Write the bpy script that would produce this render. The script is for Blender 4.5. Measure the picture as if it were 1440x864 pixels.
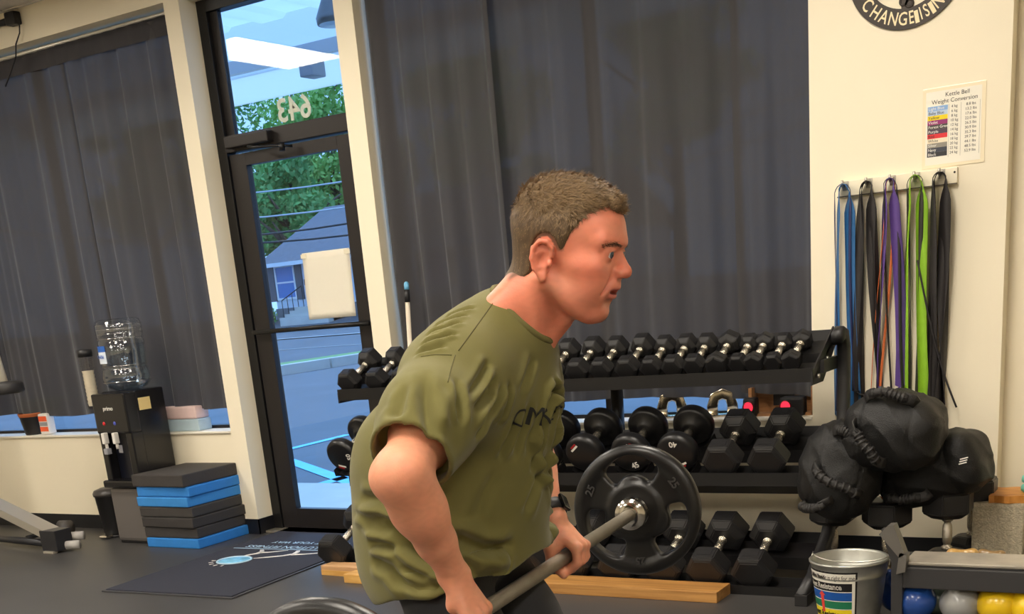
import bpy, bmesh, math, random
import numpy as np
from mathutils import Vector, Matrix, noise as mnoise
from mathutils.bvhtree import BVHTree

for o in list(bpy.data.objects):
    bpy.data.objects.remove(o, do_unlink=True)
scene = bpy.context.scene
col = scene.collection
random.seed(7)
PI = math.pi

# ---------------------------------------------------------------- camera
FPX, PPY, CAMH = 1652.0, 930.7, 1.25
CM = np.array([[0.85612, 0.50930, -0.08791], [0.08194, -0.30240, -0.94965], [-0.51025, 0.80581, -0.30063]])
CC = np.array([0.0, 0.0, CAMH])
# orthonormalise (rows: right, down, forward)
_r = CM[0] / np.linalg.norm(CM[0]); _f = CM[2] - _r * (CM[2] @ _r); _f /= np.linalg.norm(_f)
_d = np.cross(_f, _r); CM = np.array([_r, _d, _f])
cam_data = bpy.data.cameras.new('camera')
cam = bpy.data.objects.new('camera', cam_data)
col.objects.link(cam)
cam.matrix_world = Matrix(((CM[0][0], -CM[1][0], -CM[2][0], 0.0),
                           (CM[0][1], -CM[1][1], -CM[2][1], 0.0),
                           (CM[0][2], -CM[1][2], -CM[2][2], CAMH), (0, 0, 0, 1)))
cam_data.sensor_width = 36.0
cam_data.lens = FPX / 1440.0 * 36.0
cam_data.shift_y = (PPY - 432.0) / 1440.0
cam_data.clip_start = 0.05
cam_data.clip_end = 500
scene.camera = cam

# ---------------------------------------------------------------- world, exposure
world = bpy.data.worlds.new('world'); scene.world = world; world.use_nodes = True
wn = world.node_tree; wn.nodes.clear()
wo = wn.nodes.new('ShaderNodeOutputWorld'); wb = wn.nodes.new('ShaderNodeBackground')
wb.inputs['Color'].default_value = (0.30, 0.56, 1.0, 1); wb.inputs['Strength'].default_value = 1.7
wn.links.new(wb.outputs[0], wo.inputs[0])
sun_d = bpy.data.lights.new('sun', 'SUN'); sun_d.energy = 3.4; sun_d.angle = math.radians(12); sun_d.color = (0.36, 0.62, 1.0)
sun = bpy.data.objects.new('sun', sun_d); col.objects.link(sun)
sun.rotation_euler = (math.radians(48), 0, math.radians(-150)); sun.location = (0, 20, 30)
vs = scene.view_settings
vs.view_transform = 'Standard'; vs.look = 'None'; vs.exposure = 0.0; vs.gamma = 1.0
try: vs.use_curve_mapping = False
except Exception: pass
LAMP = 27.0          # emission of the ceiling light diffusers
LAMP_COL = (1.0, 0.915, 0.79)

# ---------------------------------------------------------------- pixel helpers
def ray(x, y):
    return CM.T @ np.array([(x - 720) / FPX, (y - PPY) / FPX, 1.0])
def onY(x, y, Y):
    d = ray(x, y); return CC + d * (Y / d[1])
def onZ(x, y, z=0.0):
    d = ray(x, y); return CC + d * ((z - CAMH) / d[2])
def onX(x, y, X):
    d = ray(x, y); return CC + d * (X / d[0])

# ---------------------------------------------------------------- materials
MATS = {}
def srgb(r, g, b):
    def f(c):
        c /= 255.0
        return c / 12.92 if c <= 0.04045 else ((c + 0.055) / 1.055) ** 2.4
    return (f(r), f(g), f(b), 1.0)
def mat(name, rgb, rough=0.6, metal=0.0, var=0.0, vscale=8.0, bump=0.0, bscale=60.0, spec=0.5, coat=0.0, sheen=0.0, stretch=None, sss=0.0):
    if name in MATS: return MATS[name]
    m = bpy.data.materials.new(name); m.use_nodes = True; MATS[name] = m
    nt = m.node_tree; b = nt.nodes['Principled BSDF']
    c = srgb(*rgb)
    b.inputs['Base Color'].default_value = c; b.inputs['Roughness'].default_value = rough
    b.inputs['Metallic'].default_value = metal; b.inputs['Specular IOR Level'].default_value = spec
    b.inputs['Coat Weight'].default_value = coat
    if sheen: b.inputs['Sheen Weight'].default_value = sheen
    if sss:
        b.inputs['Subsurface Weight'].default_value = sss
        b.inputs['Subsurface Radius'].default_value = (0.012, 0.004, 0.002)
        b.inputs['Subsurface Scale'].default_value = 0.6
    tc = nt.nodes.new('ShaderNodeTexCoord'); src = tc.outputs['Object']
    if stretch:
        mp = nt.nodes.new('ShaderNodeMapping'); mp.inputs['Scale'].default_value = stretch
        nt.links.new(src, mp.inputs['Vector']); src = mp.outputs['Vector']
    if var:
        nz = nt.nodes.new('ShaderNodeTexNoise'); nz.inputs['Scale'].default_value = vscale; nz.inputs['Detail'].default_value = 5
        nt.links.new(src, nz.inputs['Vector'])
        rp = nt.nodes.new('ShaderNodeValToRGB')
        rp.color_ramp.elements[0].position = 0.3; rp.color_ramp.elements[1].position = 0.7
        rp.color_ramp.elements[0].color = tuple(max(0, v * (1 - var)) for v in c[:3]) + (1,)
        rp.color_ramp.elements[1].color = tuple(min(1, v * (1 + var)) for v in c[:3]) + (1,)
        nt.links.new(nz.outputs['Fac'], rp.inputs['Fac']); nt.links.new(rp.outputs['Color'], b.inputs['Base Color'])
    if bump:
        n2 = nt.nodes.new('ShaderNodeTexNoise'); n2.inputs['Scale'].default_value = bscale; n2.inputs['Detail'].default_value = 4
        nt.links.new(src, n2.inputs['Vector'])
        bp = nt.nodes.new('ShaderNodeBump'); bp.inputs['Strength'].default_value = bump; bp.inputs['Distance'].default_value = 0.01
        nt.links.new(n2.outputs['Fac'], bp.inputs['Height']); nt.links.new(bp.outputs['Normal'], b.inputs['Normal'])
    return m
def emit(name, rgb, strength):
    if name in MATS: return MATS[name]
    m = bpy.data.materials.new(name); m.use_nodes = True; MATS[name] = m
    nt = m.node_tree; nt.nodes.clear()
    o = nt.nodes.new('ShaderNodeOutputMaterial'); e = nt.nodes.new('ShaderNodeEmission')
    e.inputs[0].default_value = tuple(rgb) + (1,); e.inputs[1].default_value = strength
    nt.links.new(e.outputs[0], o.inputs[0]); return m
def pane(name, tint=(1, 1, 1), refl=0.06, rough=0.0):
    """thin clear sheet: transparent with a weak fresnel reflection"""
    if name in MATS: return MATS[name]
    m = bpy.data.materials.new(name); m.use_nodes = True; MATS[name] = m
    nt = m.node_tree; nt.nodes.clear()
    o = nt.nodes.new('ShaderNodeOutputMaterial'); t = nt.nodes.new('ShaderNodeBsdfTransparent'); g = nt.nodes.new('ShaderNodeBsdfGlossy')
    g.inputs['Roughness'].default_value = rough; t.inputs[0].default_value = tuple(tint) + (1,)
    fr = nt.nodes.new('ShaderNodeLayerWeight'); fr.inputs['Blend'].default_value = 0.5       # Facing = 1 - cos
    pw = nt.nodes.new('ShaderNodeMath'); pw.operation = 'POWER'; pw.inputs[1].default_value = 5.0
    mul = nt.nodes.new('ShaderNodeMath'); mul.operation = 'MULTIPLY_ADD'; mul.inputs[1].default_value = 1 - refl * 0.6; mul.inputs[2].default_value = refl * 0.6
    nt.links.new(fr.outputs['Facing'], pw.inputs[0])
    mx = nt.nodes.new('ShaderNodeMixShader')
    nt.links.new(pw.outputs[0], mul.inputs[0]); nt.links.new(mul.outputs[0], mx.inputs[0]); mul.use_clamp = True
    nt.links.new(t.outputs[0], mx.inputs[1]); nt.links.new(g.outputs[0], mx.inputs[2]); nt.links.new(mx.outputs[0], o.inputs[0])
    return m
def cloth_sheer(name, rgb, see=0.07, translu=0.1):
    if name in MATS: return MATS[name]
    m = bpy.data.materials.new(name); m.use_nodes = True; MATS[name] = m
    nt = m.node_tree; nt.nodes.clear()
    o = nt.nodes.new('ShaderNodeOutputMaterial')
    p = nt.nodes.new('ShaderNodeBsdfPrincipled'); p.inputs['Base Color'].default_value = srgb(*rgb); p.inputs['Roughness'].default_value = 0.72
    p.inputs['Specular IOR Level'].default_value = 0.35; p.inputs['Sheen Weight'].default_value = 0.25
    tr = nt.nodes.new('ShaderNodeBsdfTranslucent'); tr.inputs[0].default_value = srgb(*rgb)
    tp = nt.nodes.new('ShaderNodeBsdfTransparent')
    # fine weave: threads thinner in places
    tc = nt.nodes.new('ShaderNodeTexCoord'); mp = nt.nodes.new('ShaderNodeMapping'); mp.inputs['Scale'].default_value = (140, 140, 30)
    nz = nt.nodes.new('ShaderNodeTexNoise'); nz.inputs['Scale'].default_value = 1.0; nz.inputs['Detail'].default_value = 2
    nt.links.new(tc.outputs['Object'], mp.inputs[0]); nt.links.new(mp.outputs[0], nz.inputs['Vector'])
    mr = nt.nodes.new('ShaderNodeMapRange'); mr.inputs[1].default_value = 0.3; mr.inputs[2].default_value = 0.7
    mr.inputs[3].default_value = see * 0.5; mr.inputs[4].default_value = see * 1.5
    nt.links.new(nz.outputs['Fac'], mr.inputs[0])
    m1 = nt.nodes.new('ShaderNodeMixShader'); m1.inputs[0].default_value = translu
    nt.links.new(p.outputs[0], m1.inputs[1]); nt.links.new(tr.outputs[0], m1.inputs[2])
    m2 = nt.nodes.new('ShaderNodeMixShader'); nt.links.new(mr.outputs[0], m2.inputs[0])
    nt.links.new(m1.outputs[0], m2.inputs[1]); nt.links.new(tp.outputs[0], m2.inputs[2]); nt.links.new(m2.outputs[0], o.inputs[0])
    return m
def wood(name, c1, c2, scale=(3, 40, 40), rough=0.5):
    if name in MATS: return MATS[name]
    m = bpy.data.materials.new(name); m.use_nodes = True; MATS[name] = m
    nt = m.node_tree; b = nt.nodes['Principled BSDF']; b.inputs['Roughness'].default_value = rough
    tc = nt.nodes.new('ShaderNodeTexCoord'); mp = nt.nodes.new('ShaderNodeMapping'); mp.inputs['Scale'].default_value = scale
    nz = nt.nodes.new('ShaderNodeTexNoise'); nz.inputs['Scale'].default_value = 1.0; nz.inputs['Detail'].default_value = 6; nz.inputs['Distortion'].default_value = 1.2
    rp = nt.nodes.new('ShaderNodeValToRGB'); rp.color_ramp.elements[0].position = 0.35; rp.color_ramp.elements[1].position = 0.68
    rp.color_ramp.elements[0].color = srgb(*c1); rp.color_ramp.elements[1].color = srgb(*c2)
    nt.links.new(tc.outputs['Object'], mp.inputs[0]); nt.links.new(mp.outputs[0], nz.inputs['Vector'])
    nt.links.new(nz.outputs['Fac'], rp.inputs[0]); nt.links.new(rp.outputs[0], b.inputs['Base Color'])
    return m
def vcol(name, rough=0.5, sss=0.0, bump=0.0, bscale=400.0, spec=0.5, stretch=None, mult=None):
    """colour from the mesh's own 'Col' attribute"""
    if name in MATS: return MATS[name]
    m = bpy.data.materials.new(name); m.use_nodes = True; MATS[name] = m
    nt = m.node_tree; b = nt.nodes['Principled BSDF']; b.inputs['Roughness'].default_value = rough
    b.inputs['Specular IOR Level'].default_value = spec
    a = nt.nodes.new('ShaderNodeAttribute'); a.attribute_name = 'Col'
    nt.links.new(a.outputs['Color'], b.inputs['Base Color'])
    if sss:
        b.inputs['Subsurface Weight'].default_value = sss; b.inputs['Subsurface Radius'].default_value = (1.0, 0.35, 0.2)
        b.inputs['Subsurface Scale'].default_value = 0.006
    if bump:
        tc = nt.nodes.new('ShaderNodeTexCoord'); src = tc.outputs['Object']
        if stretch:
            mp = nt.nodes.new('ShaderNodeMapping'); mp.inputs['Scale'].default_value = stretch
            nt.links.new(src, mp.inputs[0]); src = mp.outputs[0]
        n2 = nt.nodes.new('ShaderNodeTexNoise'); n2.inputs['Scale'].default_value = bscale; n2.inputs['Detail'].default_value = 3
        nt.links.new(src, n2.inputs['Vector'])
        bp = nt.nodes.new('ShaderNodeBump'); bp.inputs['Strength'].default_value = bump; bp.inputs['Distance'].default_value = 0.004
        nt.links.new(n2.outputs['Fac'], bp.inputs['Height']); nt.links.new(bp.outputs['Normal'], b.inputs['Normal'])
    return m

# ---------------------------------------------------------------- object helpers
def tag(o, label=None, cat=None, group=None, kind=None):
    if label: o['label'] = label
    if cat: o['category'] = cat
    if group: o['group'] = group
    if kind: o['kind'] = kind
    return o
def empty(name, loc=(0, 0, 0), rot=(0, 0, 0), label=None, cat=None, group=None, kind=None):
    o = bpy.data.objects.new(name, None); col.objects.link(o); o.empty_display_size = 0.05
    o.location = loc; o.rotation_euler = rot
    return tag(o, label, cat, group, kind)
def link(name, me, m=None, parent=None, loc=None, rot=None):
    o = bpy.data.objects.new(name, me); col.objects.link(o)
    if m is not None and len(me.materials) == 0:
        for q in (m if isinstance(m, (list, tuple)) else [m]): me.materials.append(q)
    if parent is not None: o.parent = parent
    if loc is not None: o.location = loc
    if rot is not None: o.rotation_euler = rot
    return o
def copy_tree(o, parent=None):
    c = o.copy(); col.objects.link(c); c.parent = parent
    if parent is not None: c.matrix_parent_inverse = o.matrix_parent_inverse.copy()
    for ch in list(o.children): copy_tree(ch, c)
    return c

class MB:
    def __init__(s): s.v = []; s.f = []; s.mi = []; s.sm = []; s.cur = 0; s.smooth = False
    def add(s, vs, fs, smooth=None):
        k = len(s.v); s.v += [tuple(float(c) for c in q) for q in vs]
        for f in fs:
            s.f.append(tuple(i + k for i in f)); s.mi.append(s.cur); s.sm.append(s.smooth if smooth is None else smooth)
        return s
    def box(s, x0, x1, y0, y1, z0, z1, M=None):
        p = [(x0, y0, z0), (x1, y0, z0), (x1, y1, z0), (x0, y1, z0), (x0, y0, z1), (x1, y0, z1), (x1, y1, z1), (x0, y1, z1)]
        if M is not None: p = [tuple(M @ Vector(q)) for q in p]
        return s.add(p, [(0, 3, 2, 1), (4, 5, 6, 7), (0, 1, 5, 4), (1, 2, 6, 5), (2, 3, 7, 6), (3, 0, 4, 7)], False)
    def bbox(s, x0, x1, y0, y1, z0, z1, b=0.004, M=None):
        """box with chamfered edges"""
        b = min(b, (x1 - x0) / 2.01, (y1 - y0) / 2.01, (z1 - z0) / 2.01)
        bm = bmesh.new(); bmesh.ops.create_cube(bm, size=1.0)
        for v in bm.verts:
            v.co = Vector(((x0 + x1) / 2 + v.co.x * (x1 - x0), (y0 + y1) / 2 + v.co.y * (y1 - y0), (z0 + z1) / 2 + v.co.z * (z1 - z0)))
        bmesh.ops.bevel(bm, geom=list(bm.edges), offset=b, segments=2, affect='EDGES', profile=0.6)
        if M is not None: bm.transform(M)
        bm.verts.index_update()
        s.add([v.co for v in bm.verts], [[v.index for v in f.verts] for f in bm.faces], False); bm.free(); return s
    def prism(s, poly, axis, a0, a1, M=None):
        """poly in the two other axes (cyclic order) extruded along axis from a0 to a1"""
        def P(u, w, a):
            if axis == 0: q = (a, u, w)
            elif axis == 1: q = (u, a, w)
            else: q = (u, w, a)
            return tuple(M @ Vector(q)) if M is not None else q
        n = len(poly)
        vs = [P(u, w, a0) for u, w in poly] + [P(u, w, a1) for u, w in poly]
        area = sum(poly[i][0] * poly[(i + 1) % n][1] - poly[(i + 1) % n][0] * poly[i][1] for i in range(n))
        flip = (area > 0) == (axis == 1)
        fs = [tuple(range(n))[::-1], tuple(range(n, 2 * n))] + [(i, (i + 1) % n, n + (i + 1) % n, n + i) for i in range(n)]
        if flip: fs = [tuple(f[::-1]) for f in fs]
        return s.add(vs, fs, False)
    def lathe(s, prof, n=24, M=None, smooth=True, cap=True):
        """prof: (r, z) list revolved about local z"""
        vs = []
        for r, z in prof:
            for k in range(n):
                a = 2 * PI * k / n; q = Vector((r * math.cos(a), r * math.sin(a), z)); vs.append(M @ q if M is not None else q)
        fs = []
        for i in range(len(prof) - 1):
            for k in range(n):
                fs.append((i * n + k, i * n + (k + 1) % n, (i + 1) * n + (k + 1) % n, (i + 1) * n + k))
        if cap:
            if prof[0][0] > 1e-6: fs.append(tuple(range(n))[::-1])
            if prof[-1][0] > 1e-6: fs.append(tuple(range((len(prof) - 1) * n, len(prof) * n)))
        return s.add(vs, fs, smooth)
    def cyl(s, p0, p1, r0, r1=None, n=16, smooth=True):
        p0 = Vector(p0); p1 = Vector(p1); d = p1 - p0; L = d.length
        M = Matrix.Translation(p0) @ d.to_track_quat('Z', 'Y').to_matrix().to_4x4()
        return s.lathe([(r0, 0), (r0 if r1 is None else r1, L)], n, M, smooth)
    def tube(s, pts, r, n=8, closed=False, smooth=True, flat=None):
        """round (or flat=(w,t)) section swept along pts; r number or list"""
        P = [Vector(p) for p in pts]; m = len(P); rr = r if isinstance(r, (list, tuple)) else [r] * m
        T = []
        for i in range(m):
            a = P[(i - 1) % m] if (closed or i > 0) else P[i]; b = P[(i + 1) % m] if (closed or i < m - 1) else P[i]
            T.append((b - a).normalized())
        up = Vector((0, 0, 1)) if abs(T[0].z) < 0.9 else Vector((0, 1, 0))
        N = (up - T[0] * up.dot(T[0])).normalized(); vs = []
        for i in range(m):
            if i: 
                N = N - T[i] * N.dot(T[i])
                N = N.normalized() if N.length > 1e-6 else T[i].orthogonal().normalized()
            B = T[i].cross(N)
            for k in range(n):
                a = 2 * PI * k / n
                if flat:
                    w, t = flat; c = math.cos(a); q = math.sin(a)
                    sx = math.copysign(abs(c) ** 0.4, c) * w / 2; sy = math.copysign(abs(q) ** 0.4, q) * t / 2
                    vs.append(P[i] + N * sx + B * sy)
                else: vs.append(P[i] + (N * math.cos(a) + B * math.sin(a)) * rr[i])
        fs = []
        for i in range(m if closed else m - 1):
            j = (i + 1) % m
            for k in range(n): fs.append((i * n + k, i * n + (k + 1) % n, j * n + (k + 1) % n, j * n + k))
        if not closed: fs.append(tuple(range(n))[::-1]); fs.append(tuple(range((m - 1) * n, m * n)))
        return s.add(vs, fs, smooth)
    def ribbon(s, pts, wid, thick=0.002):
        """flat strap: pts list of (center, width direction vector); real thickness"""
        vs = []; m = len(pts)
        for i, (c, wd) in enumerate(pts):
            c = Vector(c); wd = Vector(wd).normalized()
            a = Vector(pts[max(0, i - 1)][0]); b = Vector(pts[min(m - 1, i + 1)][0]); t = (b - a).normalized()
            nn = t.cross(wd).normalized()
            w = wid[i] if isinstance(wid, (list, tuple)) else wid
            vs += [c - wd * w / 2 - nn * thick / 2, c + wd * w / 2 - nn * thick / 2, c + wd * w / 2 + nn * thick / 2, c - wd * w / 2 + nn * thick / 2]
        fs = [(3, 2, 1, 0), (4 * m - 4, 4 * m - 3, 4 * m - 2, 4 * m - 1)]
        for i in range(m - 1):
            for k in range(4): fs.append((4 * i + k, 4 * i + (k + 1) % 4, 4 * i + 4 + (k + 1) % 4, 4 * i + 4 + k))
        return s.add(vs, fs, True)
    def ball(s, c, r, n=16, m=10, M=None):
        rx, ry, rz = r if isinstance(r, (list, tuple)) else (r, r, r)
        vs = []; fs = []
        for i in range(1, m):
            t = PI * i / m
            for k in range(n):
                a = 2 * PI * k / n; vs.append((rx * math.sin(t) * math.cos(a), ry * math.sin(t) * math.sin(a), -rz * math.cos(t)))
        vs.append((0, 0, -rz)); vs.append((0, 0, rz)); B = len(vs) - 2
        for i in range(m - 2):
            for k in range(n): fs.append((i * n + k, i * n + (k + 1) % n, (i + 1) * n + (k + 1) % n, (i + 1) * n + k))
        for k in range(n): fs.append((B, (k + 1) % n, k)); fs.append((B + 1, (m - 2) * n + k, (m - 2) * n + (k + 1) % n))
        q = [Vector(v) for v in vs]
        if M is not None: q = [M @ v for v in q]
        return s.add([v + Vector(c) for v in q], fs, True)
    def mesh(s, name, mats=None):
        me = bpy.data.meshes.new(name); me.from_pydata(s.v, [], s.f); me.update()
        me.polygons.foreach_set('use_smooth', s.sm); me.polygons.foreach_set('material_index', s.mi)
        if mats is not None:
            for q in (mats if isinstance(mats, (list, tuple)) else [mats]): me.materials.append(q)
        return me
    def build(s, name, mats, parent=None, loc=None, rot=None):
        return link(name, s.mesh(name, mats), None, parent, loc, rot)

_TXT = {}
def text_mesh(body, size=0.1, depth=0.001, align='CENTER', bold=0.0, shear=0.0):
    """flat lettering as a mesh: x right, y up in its own plane, facing +z"""
    c = bpy.data.curves.new('lettering', 'FONT'); c.body = body; c.size = size; c.extrude = depth / 2
    c.align_x = align; c.align_y = 'CENTER'; c.offset = bold; c.shear = shear; c.resolution_u = 3
    o = bpy.data.objects.new('lettering', c); col.objects.link(o)
    bpy.context.view_layer.update()
    dg = bpy.context.evaluated_depsgraph_get()
    me = bpy.data.meshes.new_from_object(o.evaluated_get(dg)); me.materials.clear()
    bpy.data.objects.remove(o, do_unlink=True); bpy.data.curves.remove(c)
    return me
def text(name, body, size, m, parent, M, depth=0.001, bold=0.0, align='CENTER', xs=1.0, shear=0.0):
    me = text_mesh(body, size, depth, align, bold, shear)
    me.transform(M @ Matrix.Diagonal((xs, 1, 1, 1)))
    return link(name, me, m, parent)
# lettering planes: on a wall facing -Y (towards the room): x->X, y->Z
FACE_ROOM = Matrix(((1, 0, 0, 0), (0, 0, -1, 0), (0, 1, 0, 0), (0, 0, 0, 1)))
# ================================================================ organic surfaces: smooth-blended solids meshed with surface nets
def _smin(a, b, k):
    if k <= 0: return np.minimum(a, b)
    h = np.maximum(k - np.abs(a - b), 0.0) / k
    return np.minimum(a, b) - h * h * k * 0.25
def _smax(a, b, k): return -_smin(-a, -b, k)
def cap(a, b, r1, r2=None):
    a = np.array(a, float); b = np.array(b, float); r2 = r1 if r2 is None else r2; ba = b - a; L2 = max(ba @ ba, 1e-12)
    def f(P):
        pa = P - a; t = np.clip(pa @ ba / L2, 0, 1)
        return np.linalg.norm(pa - t[:, None] * ba, axis=1) - (r1 + (r2 - r1) * t)
    return f
def ell(c, r, R=None):
    c = np.array(c, float); r = np.array(r, float)
    def f(P):
        q = P - c
        if R is not None: q = q @ R          # columns of R are the local axes
        k0 = np.linalg.norm(q / r, axis=1); k1 = np.linalg.norm(q / (r * r), axis=1)
        return k0 * (k0 - 1.0) / np.maximum(k1, 1e-9)
    return f
def rbox(c, h, rad, R=None):
    c = np.array(c, float); h = np.array(h, float)
    def f(P):
        q = P - c
        if R is not None: q = q @ R
        q = np.abs(q) - (h - rad)
        return np.linalg.norm(np.maximum(q, 0), axis=1) + np.minimum(q.max(axis=1), 0) - rad
    return f
def halfspace(p, n):
    p = np.array(p, float); n = np.array(n, float); n /= np.linalg.norm(n)
    return lambda P: (P - p) @ n            # negative on the side opposite to n
def torus(c, R, R1, r):
    c = np.array(c, float)
    def f(P):
        q = (P - c) @ R
        return np.hypot(np.hypot(q[:, 0], q[:, 1]) - R1, q[:, 2]) - r
    return f
def chain(pts, rad):
    """list of capsules along a polyline"""
    return [cap(pts[i], pts[i + 1], rad[i], rad[i + 1]) for i in range(len(pts) - 1)]
def rotm(ax, deg):
    return np.array(Matrix.Rotation(math.radians(deg), 3, ax))
class Solid:
    def __init__(s): s.ops = []; s.post = None
    def u(s, f, k=0.01): s.ops.append(('u', f, k)); return s
    def cut(s, f, k=0.004): s.ops.append(('s', f, k)); return s
    def clip(s, f, k=0.004): s.ops.append(('i', f, k)); return s
    def ev(s, P, sel=None):
        d = np.full(len(P), 1e3)
        for i, (op, f, k) in enumerate(s.ops):
            if sel is not None and not sel[i]: continue
            v = f(P)
            d = _smin(d, v, k) if op == 'u' else (_smax(d, -v, k) if op == 's' else _smax(d, v, k))
        if s.post is not None: d = s.post(P, d)
        return d
    def mesh(s, lo, hi, h, B=20):
        lo = np.array(lo, float); hi = np.array(hi, float)
        n = np.ceil((hi - lo) / h).astype(int) + 1; nb = np.ceil(n / B).astype(int)
        N = nb * B + 4
        I = np.stack(np.meshgrid(*[np.arange(k) for k in nb], indexing='ij'), -1).reshape(-1, 3)
        cen = lo + (I * B + B / 2) * h; rad = (B / 2 + 1) * h * math.sqrt(3)
        vals = [f(cen) for (_, f, _) in s.ops]
        d0 = s.ev(cen); act = np.where(np.abs(d0) < rad * 1.2 + 0.02)[0]
        VP = []; VK = []; QS = []
        ar = np.arange(-1, B + 1)
        G = np.stack(np.meshgrid(ar, ar, ar, indexing='ij'), -1).reshape(-1, 3); S = B + 2
        for a in act:
            sel = [(op == 'i') or (vals[i][a] < rad * 1.25 + k + 0.012) for i, (op, f, k) in enumerate(s.ops)]
            if not any(sel): continue
            i0 = I[a] * B
            v = s.ev(lo + (G + i0) * h, sel).reshape(S, S, S)
            ins = v < 0
            if ins.all() or not ins.any(): continue
            C = S - 1
            cnt = np.zeros((C, C, C)); acc = np.zeros((C, C, C, 3))
            for ax in range(3):
                sl0 = [slice(None)] * 3; sl1 = [slice(None)] * 3; sl0[ax] = slice(0, C); sl1[ax] = slice(1, S)
                va = v[tuple(sl0)]; vb = v[tuple(sl1)]
                cr = (va < 0) != (vb < 0)
                t = np.where(cr, va / np.where(cr, va - vb, 1), 0)
                o1, o2 = [q for q in range(3) if q != ax]
                for d1 in (0, 1):
                    for d2 in (0, 1):
                        sl = [None] * 3; sl[ax] = slice(0, C); sl[o1] = slice(d1, d1 + C); sl[o2] = slice(d2, d2 + C)
                        c_ = cr[tuple(sl)]; t_ = t[tuple(sl)]
                        cnt += c_; acc[..., ax] += t_ * c_; acc[..., o1] += d1 * c_; acc[..., o2] += d2 * c_
            idx = np.argwhere(cnt > 0)
            if len(idx) == 0: continue
            cc = cnt[idx[:, 0], idx[:, 1], idx[:, 2]][:, None]; off = acc[idx[:, 0], idx[:, 1], idx[:, 2]] / cc
            gi = idx - 1 + i0
            VP.append(lo + (gi + off) * h); VK.append(((gi[:, 0] + 1) * N[1] + gi[:, 1] + 1) * N[2] + gi[:, 2] + 1)
            for ax in range(3):
                o1, o2 = [(1, 2), (2, 0), (0, 1)][ax]
                sl0 = [slice(1, S - 1)] * 3; sl1 = list(sl0); sl1[ax] = slice(2, S)
                A_ = ins[tuple(sl0)]; B_ = ins[tuple(sl1)]
                e = np.argwhere(A_ != B_)
                if len(e) == 0: continue
                fl = A_[e[:, 0], e[:, 1], e[:, 2]]; g = e + i0
                def key(a1, a2):
                    q = g.copy(); q[:, o1] -= a1; q[:, o2] -= a2
                    return ((q[:, 0] + 1) * N[1] + q[:, 1] + 1) * N[2] + q[:, 2] + 1
                Q = np.stack([key(1, 1), key(0, 1), key(0, 0), key(1, 0)], 1)
                Q = np.where(fl[:, None], Q, Q[:, ::-1]); QS.append(Q)
        K = np.concatenate(VK); V = np.concatenate(VP); uk, first = np.unique(K, return_index=True); V = V[first]
        Q = np.concatenate(QS); F = np.searchsorted(uk, Q); F = np.clip(F, 0, len(uk) - 1)
        ok = (uk[F] == Q).all(axis=1)
        return V, F[ok]
def np_mesh(name, V, F, mats=None, colors=None, smooth=True):
    me = bpy.data.meshes.new(name); nf = len(F)
    me.vertices.add(len(V)); me.vertices.foreach_set('co', np.ascontiguousarray(V, dtype=np.float32).ravel())
    me.loops.add(nf * 4); me.loops.foreach_set('vertex_index', np.ascontiguousarray(F, dtype=np.int32).ravel())
    me.polygons.add(nf); me.polygons.foreach_set('loop_start', np.arange(nf, dtype=np.int32) * 4)
    me.polygons.foreach_set('loop_total', np.full(nf, 4, dtype=np.int32))
    me.update(calc_edges=True); me.validate()
    if smooth: me.polygons.foreach_set('use_smooth', np.ones(len(me.polygons), dtype=bool))
    if colors is not None:
        ca = me.color_attributes.new('Col', 'FLOAT_COLOR', 'POINT'); ca.data.foreach_set('color', np.ascontiguousarray(colors, dtype=np.float32).ravel())
    if mats is not None:
        for q in (mats if isinstance(mats, (list, tuple)) else [mats]): me.materials.append(q)
    return me
def relax(V, F, it=2, lam=0.5):
    n = len(V); e = np.concatenate([F[:, [0, 1]], F[:, [1, 2]], F[:, [2, 3]], F[:, [3, 0]]]); e = np.concatenate([e, e[:, ::-1]])
    deg = np.bincount(e[:, 0], minlength=n)[:, None]
    for _ in range(it):
        acc = np.stack([np.bincount(e[:, 0], weights=V[e[:, 1], k], minlength=n) for k in range(3)], 1)
        V = V + lam * (acc / np.maximum(deg, 1) - V)
    return V
def sstep(a, b, x):
    t = np.clip((x - a) / (b - a), 0, 1); return t * t * (3 - 2 * t)
# ================================================================ the room
D = 5.101; DB = 5.301; CEIL = 3.03
wall_m = mat('cream wall paint', (247, 236, 210), 0.62, var=0.025, vscale=1.2, bump=0.03, bscale=120)
white_m = mat('white trim paint', (238, 230, 214), 0.5)
black_rubber = mat('black baseboard rubber', (22, 22, 26), 0.45)
bronze = mat('dark bronze aluminium', (40, 36, 35), 0.42, metal=0.35)
black_alu = mat('black painted aluminium', (22, 21, 22), 0.4, metal=0.2)

def floor_material():
    m = mat('black rubber floor', (66, 64, 63), 0.42, var=0.18, vscale=1.3, bump=0.12, bscale=220, spec=0.55)
    return m
mb = MB(); mb.box(-9.0, 4.0, -5.0, DB, -0.12, 0.0)
tag(mb.build('floor', floor_material()), kind='structure')
mb = MB()
mb.box(-9.0, -5.02, D, DB, 0, 0.60); mb.box(-5.02, -4.91, D, DB, 0, 2.85); mb.box(-3.905, -3.79, D, DB, 0, 2.85)
mb.box(-3.79, -1.574, D, DB, 0, 0.60); mb.box(-1.574, -0.815, D, DB, 0, 2.85); mb.box(-9.0, -0.815, D, DB, 2.85, CEIL + 0.05)
mb.box(-0.815, 4.0, D + 0.10, DB, 0, CEIL + 0.05)
tag(mb.build('wall_back', wall_m), kind='structure')
mb = MB(); mb.box(-9.2, -9.0, -5.0, DB, 0, CEIL); tag(mb.build('wall_left', wall_m), kind='structure')
mb = MB(); mb.box(4.0, 4.2, -5.0, DB, 0, CEIL); tag(mb.build('wall_right', wall_m), kind='structure')
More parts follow.
